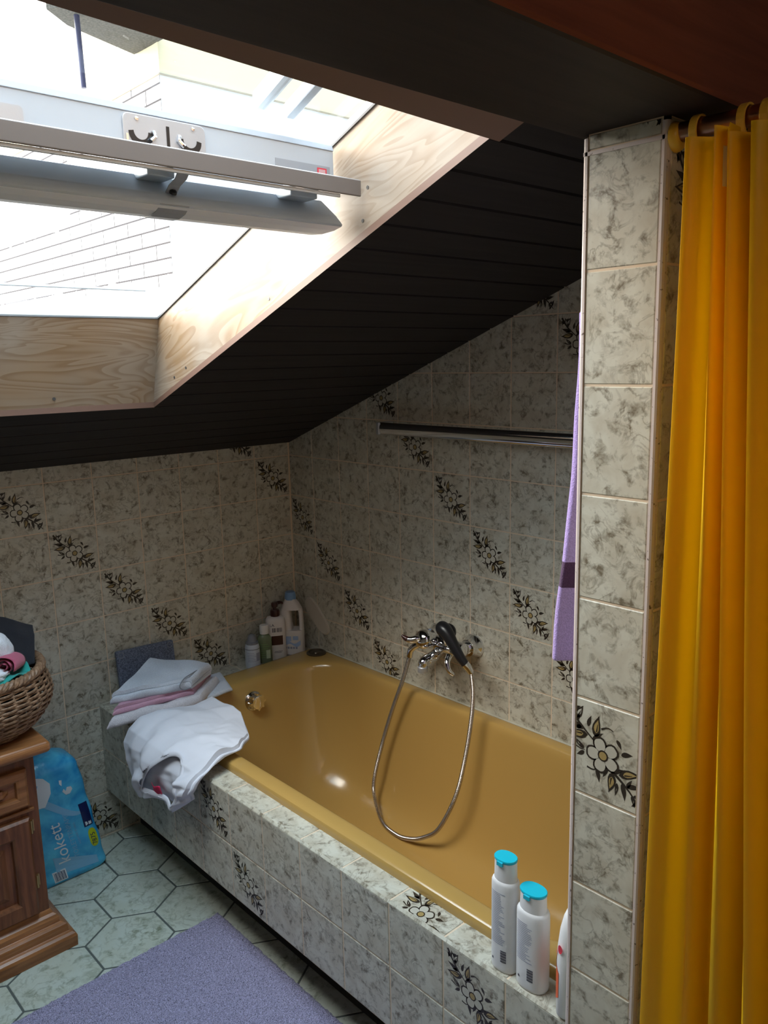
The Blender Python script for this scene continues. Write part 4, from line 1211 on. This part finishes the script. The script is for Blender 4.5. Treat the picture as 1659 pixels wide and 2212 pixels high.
# rolled rose garment with visible spiral
mb = MB(); sp_ = []
for k in range(120):
    a = k/119*2*PI*2.6; r = .006 + .026*k/119
    sp_.append((r*math.cos(a), r*math.sin(a)*.82))
rm = Matrix.Translation((1.168, .356, .797)) @ Matrix.Rotation(math.radians(-38), 4, 'Z') @ Matrix.Rotation(math.radians(8), 4, 'X')
A = [rm @ V((x, .032+.003*math.sin(k*.5), z)) for k, (x, z) in enumerate(sp_)]; B = [rm @ V((x*.95, -.06, z*.9)) for x, z in sp_]
mb.rings([A, B], 0, True, False)
tag(mb.build('rolled_garment', M['rose'], None, solid=.004, subsurf=1), 'rose-pink rolled garment showing its spiral end in the basket', 'garment')
lump('white_cloth', (1.202, .366, .777), .036, .026, .018, M['fluffwhite'], 'small white cloth tucked under the rose roll in the basket', 'cloth', 21, .25, 5)
mb = MB()
def teal(a, b):
    x = lerp(1.105, 1.235, a); y = lerp(.310, .398, b) - .022*(a-.5)*0
    y = y - .10*max(0, .45-a)
    z = .774 + .008*math.sin(9*a+4*b) + .008*noise.noise(V((x*40, y*40, 0))) - .008*b
    return V((x, y, z))
mb.grid(teal, 40, 24)
tag(mb.build('teal_garment', M['teal'], None, solid=.004, subsurf=1), 'teal crumpled garment just inside the front of the basket rim', 'garment')

# ------------------------------------------------------------------ toilet paper pack
pk = thing('paper_pack', (1.0, .085, 0), 'blue plastic-wrapped pack of toilet paper leaning between cabinet and bath', 'toilet paper')
SHR = .175; PW, PD, PH = .125, .066, .400; PCX, PCY = .992, .083
def pw(z):
    t = z/PH
    return PW*(1 - .06*(1-t)*0 - .42*max(0, (t-.90)/.10)**2 - .10*max(0, (.04-t)/.04)**2)*(1+.012*math.cos(2*PI*t*4))
def pdp(z):
    t = z/PH
    return PD*(1 - .55*max(0, (t-.88)/.12)**2 - .12*max(0, (.05-t)/.05)**2)*(1+.022*math.cos(2*PI*t*4))
def pcx(z): return PCX + SHR*z
def ptop(z, u): return z
mb = MB(); rs_ = []
for k in range(61):
    z = PH*k/60; ring = []
    for q in range(64):
        a = 2*PI*q/64; e = 2/7
        x = math.copysign(abs(math.cos(a))**e, math.cos(a)); y = math.copysign(abs(math.sin(a))**e, math.sin(a))
        ring.append((pcx(z)+pw(z)*x, PCY+pdp(z)*y, .002 + z*(1-.055*max(0, x)*k/60) + .004*noise.noise(V((x*3, y*3, z*20)))*(k/60)))
    rs_.append(ring)
mb.rings(rs_, 0, True, True, True, True)
def pf_(xp, z, off=.0008):
    """xp: distance from the axis of the pack towards +x, z height"""
    u = max(-.999, min(.999, xp/pw(z))); y = (1-abs(u)**7)**(1/7)
    return V((pcx(z)+xp, PCY+pdp(z)*y+off, .002 + z*(1-.055*max(0, u)*z/PH)))
X_ = lambda x: x - PCX
def dpoly(pts, m, off=.0008, n=4):
    # fill cell by cell so that the print follows the film
    x0, x1 = min(p[0] for p in pts), max(p[0] for p in pts); z0, z1 = min(p[1] for p in pts), max(p[1] for p in pts)
    tri = bmesh.new(); vs_ = [tri.verts.new((x, z, 0)) for x, z in pts]; tri.faces.new(vs_)
    bmesh.ops.triangulate(tri, faces=tri.faces); c = .007
    for f in tri.faces:
        q = [(v.co.x, v.co.y) for v in f.verts]
        for i in range(int((x1-x0)/c)+1):
            for j in range(int((z1-z0)/c)+1):
                r = clip_rect(q, x0+i*c, x0+(i+1)*c, z0+j*c, z0+(j+1)*c)
                if len(r) > 2: mb.poly([pf_(x, z, off) for x, z in r], m)
    tri.free()
def dgrid(x0, x1, f0, f1, m, off, n=14):
    for k in range(n):
        a, b = lerp(x0, x1, k/n), lerp(x0, x1, (k+1)/n)
        for j in range(3):
            lo = lambda x: lerp(f0(x), f1(x), j/3); hi = lambda x: lerp(f0(x), f1(x), (j+1)/3)
            mb.poly([pf_(b, lo(b), off), pf_(a, lo(a), off), pf_(a, hi(a), off), pf_(b, hi(b), off)], m)
# printed wave, roll picture, crown, texts
dgrid(-.095, .03, lambda x: .020+.25*(x+.095)*.4, lambda x: .045+.40*(x+.095), 2, .0006)
dgrid(-.10, .085, lambda x: .250+.05*math.sin(x*20), lambda x: .262+.055*math.sin(x*20+.4), 2, .0006)
dpoly([(.005, .262), (.045, .268), (.075, .290), (.078, .345), (.050, .362), (.020, .366), (-.012, .352), (-.026, .330), (-.020, .300)], 1, .0010)
dpoly([(.020, .316), (.055, .318), (.066, .335), (.052, .350), (.022, .350), (.008, .336)], 2, .0014)
dpoly([(.010, .356), (.078, .345), (.055, .366), (.020, .368)], 1, .0012)
dpoly([(-.082, .290), (-.072, .278), (-.060, .278), (-.052, .292), (-.058, .300), (-.062, .290), (-.068, .302), (-.075, .290), (-.080, .300)], 1, .0010, 1)
dpoly([(-.052, .330), (-.050, .318), (-.055, .310), (-.060, .328)], 1, .001, 1)
def vtext(s_, size, xp, z0, m, off=.0010): text_polys(mb, s_, size, lambda u, v: pf_(xp+v, z0+u, off), m)
vtext('kokett', .052, -.018, .062, 1)
vtext('TOILETTENPAPIER', .0205, -.046, .066, 2)
vtext('supersoft & stark', .011, -.060, .105, 2)
dgrid(X_(.880), X_(.908), lambda x: .150, lambda x: .232, 3, .0010, 4)
dpoly([(X_(.884), .154), (X_(.893), .154), (X_(.893), .165), (X_(.884), .165)], 1, .0014, 1)
dpoly([(X_(.895), .157), (X_(.903), .153), (X_(.903), .168), (X_(.897), .166)], 1, .0014, 1)
dpoly([(-.1005+.0135*math.copysign(abs(math.cos(a))**.8, math.cos(a)), .108+.032*math.copysign(abs(math.sin(a))**.8, math.sin(a))) for a in [2*PI*k/28 for k in range(28)]], 4, .0010, 1)
vtext('7875', .021, -.1075, .083, 3, .0015)
dpoly([(.004, .010), (.044, .010), (.044, .046), (.004, .046)], 1, .0008, 3)
for k in range(12):
    x = .008+.0028*k; w = .0012 if k % 3 else .002
    dpoly([(x, .014), (x+w, .014), (x+w, .042), (x, .042)], 3, .0012, 1)
mb.build('wrapper', [M['wrap'], M['wrapwhite'], M['wrapmid'], M['wrapnavy'], M['wraplime']], pk)
mb = MB()
def knot(a, b):
    an = 2*PI*a; r = lerp(.010, .030, b)*(1+.35*math.sin(5*an)+.2*math.sin(9*an+1))
    return V((pcx(PH)+.034 + r*math.cos(an), PCY+.012+.5*r*math.sin(an), PH-.022 + .050*b + .01*math.sin(4*an)*b))
mb.grid(knot, 60, 8); mb.build('film_knot', plain('dark blue film', (.006, .06, .30), .2), pk, solid=.0006)

# ------------------------------------------------------------------ rug
mb = MB(); rx0, rx1, ry0, ry1 = .752, 1.56, .607, 1.62
def rugf(a, b):
    x = lerp(rx0, rx1, a); y = lerp(ry0, ry1, b)
    e = min(a*(rx1-rx0), (1-a)*(rx1-rx0), b*(ry1-ry0), (1-b)*(ry1-ry0))
    h = .0205*min(1, (e/.014))**.5 if e > 0 else 0
    t = noise.noise(V((x*210, y*210, 0)))*.55 + noise.noise(V((x*95, y*95, 4)))*.5 + noise.noise(V((x*24, y*24, 9)))*.35
    j = .0022
    return V((x + j*noise.noise(V((x*170, y*170, 20))) + .003*noise.noise(V((0, y*40, 1))) , y + j*noise.noise(V((x*170, y*170, 40))) + .003*noise.noise(V((x*40, 0, 1))), .0005 + max(0, h + .0050*t*min(1, h/.015))))
mb.grid(rugf, 400, 500)
tag(mb.build('bath_rug', M['rug'], None), 'lilac deep-pile bath rug on the hexagonal floor tiles', 'rug')

# ------------------------------------------------------------------ shower rod, curtain, rings
RODX, RODZ = .815, 1.7955
rd = thing('shower_rod', (RODX, PY1, RODZ), 'brown-tinted shower rod running from the tiled partition under the beam', 'curtain rod')
mb = MB(); mb.tube([(RODX, PY1, RODZ), (RODX, RY-.002, RODZ)], .0115, 20); mb.build('tube', M['rod'], rd)
mb = MB(); mb.lathe([(.0175, 0), (.0175, .003), (.015, .008), (.0125, .010)], Matrix.Translation((RODX, PY1+.0013, RODZ-.004)) @ Matrix.Rotation(-PI/2, 4, 'X'), 24); mb.build('flange', M['ring'], rd)
cur = thing('shower_curtain', (.84, 2.4, 0), 'bright yellow shower curtain hanging in deep folds right of the partition', 'shower curtain')
rt = [1.975, 2.010, 2.027, 2.052, 2.098, 2.150, 2.200, 2.250, 2.300, 2.352, 2.405, 2.46, 2.515, 2.57, 2.63, 2.69, 2.75, 2.81, 2.87]
rb = [1.962, 2.037, 2.082, 2.130, 2.180, 2.235, 2.290, 2.345, 2.400, 2.455, 2.505, 2.56, 2.61, 2.665, 2.72, 2.77, 2.82, 2.86, 2.90]
ZT, ZB = 1.776, .06
def curt(a, b):
    z = lerp(ZT, ZB, b); s = a*(len(rt)-1); i = min(int(s), len(rt)-2); f = s-i
    tz = b
    r0 = lerp(rt[i], rb[i], tz); r1 = lerp(rt[i+1], rb[i+1], tz)
    # from ridge to the valley then a steep return face to the next ridge
    vpos = .70
    if f < vpos:
        g = f/vpos; y = lerp(r0, r1, .80*g); dep = .5-.5*math.cos(PI*g)
    else:
        g = (f-vpos)/(1-vpos); y = lerp(r0, r1, .80+.20*g); dep = .5+.5*math.cos(PI*g)
    amp = .030*(.75+.5*random_at(i)) * (.8+.45*tz)
    x = .868 - amp*dep*1.35 + .004*math.sin(3*z+i)
    y += .003*math.sin(4.3*z+i*1.7)*b
    zz = z + (.006*math.sin(i*2.1) if b < .02 else 0)
    return V((x, y, zz))
RA = [random.random() for _ in range(40)]
def random_at(i): return RA[i]
mb = MB(); mb.grid(curt, 18*20, 70)
sheet = mb.build('sheet', M['curtain'], cur)
mb = MB()
mb.grid(lambda a, b: curt(0, b) + V((-.014*a, -.003*math.sin(PI*a), 0)), 5, 70); mb.build('side_hem', M['curtain'], cur)
for k, y in enumerate([1.9655, 2.0215, 2.047, 2.10, 2.15, 2.20, 2.25, 2.30, 2.352, 2.405, 2.46]):
    mb = MB(); rs_ = []
    for q in range(30):
        a = math.radians(-70 + 320*q/29); R_ = .0165
        c = V((RODX + R_*math.cos(a), y, RODZ-.0035 + R_*1.05*math.sin(a)))
        er = V((math.cos(a), 0, math.sin(a)))
        rs_.append([c + er*.0014*sa + V((0, .0048*sb, 0)) for sa, sb in ((-1,-1),(1,-1),(1,1),(-1,1))])
    mb.rings(rs_, 0, False, True, True, True)
    mb.build('ring', M['ring'], cur, bevel=.0006)
mb = MB(); mb.poly([curt(.072, .012)+V((.003, 0, 0)), curt(.078, .012)+V((.004, 0, 0)), curt(.078, .034)+V((.004, 0, 0)), curt(.072, .034)+V((.003, 0, 0))]); mb.build('size_tag', M['white'], cur)

# ------------------------------------------------------------------ light: daylight through the skylight, added warm fill behind the camera
w = bpy.data.worlds.new('World'); S.world = w; w.use_nodes = True
wt = w.node_tree; bg = wt.nodes['Background']; bg.inputs[1].default_value = 12.0
tc = wt.nodes.new('ShaderNodeTexCoord')
def lobe(d, p0, p1, c0, c1):
    dp = wt.nodes.new('ShaderNodeVectorMath'); dp.operation = 'DOT_PRODUCT'; wt.links.new(tc.outputs['Generated'], dp.inputs[0]); dp.inputs[1].default_value = V(d).normalized()
    mr = wt.nodes.new('ShaderNodeMapRange'); mr.interpolation_type = 'SMOOTHSTEP'; wt.links.new(dp.outputs['Value'], mr.inputs[0])
    mr.inputs[1].default_value = p0; mr.inputs[2].default_value = p1
    return mr.outputs[0]
# bluish overcast overhead, brighter and warmer low down beyond the eave, dimmer over the ridge
mx = wt.nodes.new('ShaderNodeMix'); mx.data_type = 'RGBA'
wt.links.new(lobe((.18, -.95, .24), .68, .985, 0, 1), mx.inputs[0])
mx.inputs[6].default_value = (.76, .93, 1.08, 1); mx.inputs[7].default_value = (2.0, 1.75, 1.5, 1)
mz = wt.nodes.new('ShaderNodeMix'); mz.data_type = 'RGBA'
wt.links.new(lobe((0, 0, 1), .60, .96, 0, 1), mz.inputs[0])
mz.inputs[6].default_value = (.075, .088, .10, 1); mz.inputs[7].default_value = (.50, .66, .80, 1)
ml = wt.nodes.new('ShaderNodeMix'); ml.data_type = 'RGBA'
wt.links.new(lobe((.06, -.80, .60), .12, .92, 0, 1), ml.inputs[0])
wt.links.new(mz.outputs[2], ml.inputs[6]); wt.links.new(mx.outputs[2], ml.inputs[7])
mg = wt.nodes.new('ShaderNodeMix'); mg.data_type = 'RGBA'     # bright gap in the cloud
wt.links.new(lobe((.57, .0, .82), .93, .995, 0, 1), mg.inputs[0])
wt.links.new(ml.outputs[2], mg.inputs[6]); mg.inputs[7].default_value = (1.7, 1.6, 1.45, 1)
wt.links.new(mg.outputs[2], bg.inputs[0])
lm = bpy.data.lights.new('added_warm_fill', 'POINT'); lm.energy = 3.2; lm.color = (1, .62, .36); lm.shadow_soft_size = .12  # unseen warm fill light, added to brighten the back of the beam
lo = bpy.data.objects.new('added_warm_fill', lm); COL.objects.link(lo); lo.location = (1.5, 3.0, 2.1)
pl = bpy.data.lights.new('skylight_portal', 'AREA'); pl.shape = 'RECTANGLE'; pl.size = OX1-OX0; pl.size_y = SL; pl.cycles.is_portal = True
po = bpy.data.objects.new('skylight_portal', pl); COL.objects.link(po)
po.matrix_world = WM @ Matrix.Translation(((OX0+OX1)/2, SL/2, .09))

cam = bpy.data.cameras.new('camera'); co = bpy.data.objects.new('camera', cam); COL.objects.link(co)
cam.sensor_fit = 'HORIZONTAL'; cam.sensor_width = 36; cam.lens = 36*1766.16/1659; cam.clip_start = .02
Cp = V((1.7885, 2.4643, 1.5357)); pit, yaw, roll = .1836, 3.9703, -.0221
f_ = V((math.cos(pit)*math.cos(yaw), math.cos(pit)*math.sin(yaw), -math.sin(pit)))
r_ = f_.cross(V((0,0,1))).normalized(); u_ = r_.cross(f_)
r2 = r_*math.cos(roll)+u_*math.sin(roll); u2 = -r_*math.sin(roll)+u_*math.cos(roll)
co.matrix_world = Matrix(((r2.x, u2.x, -f_.x, Cp.x), (r2.y, u2.y, -f_.y, Cp.y), (r2.z, u2.z, -f_.z, Cp.z), (0,0,0,1)))
S.camera = co
S.view_settings.view_transform = 'Standard'; S.view_settings.look = 'None'; S.view_settings.gamma = 1; S.view_settings.exposure = 0
S.view_settings.use_curve_mapping = False
S.cycles.use_denoising = True; S.cycles.use_adaptive_sampling = True; S.cycles.adaptive_threshold = .02
S.cycles.max_bounces = 9; S.cycles.diffuse_bounces = 5; S.cycles.transparent_max_bounces = 10
S.cycles.sample_clamp_indirect = 6
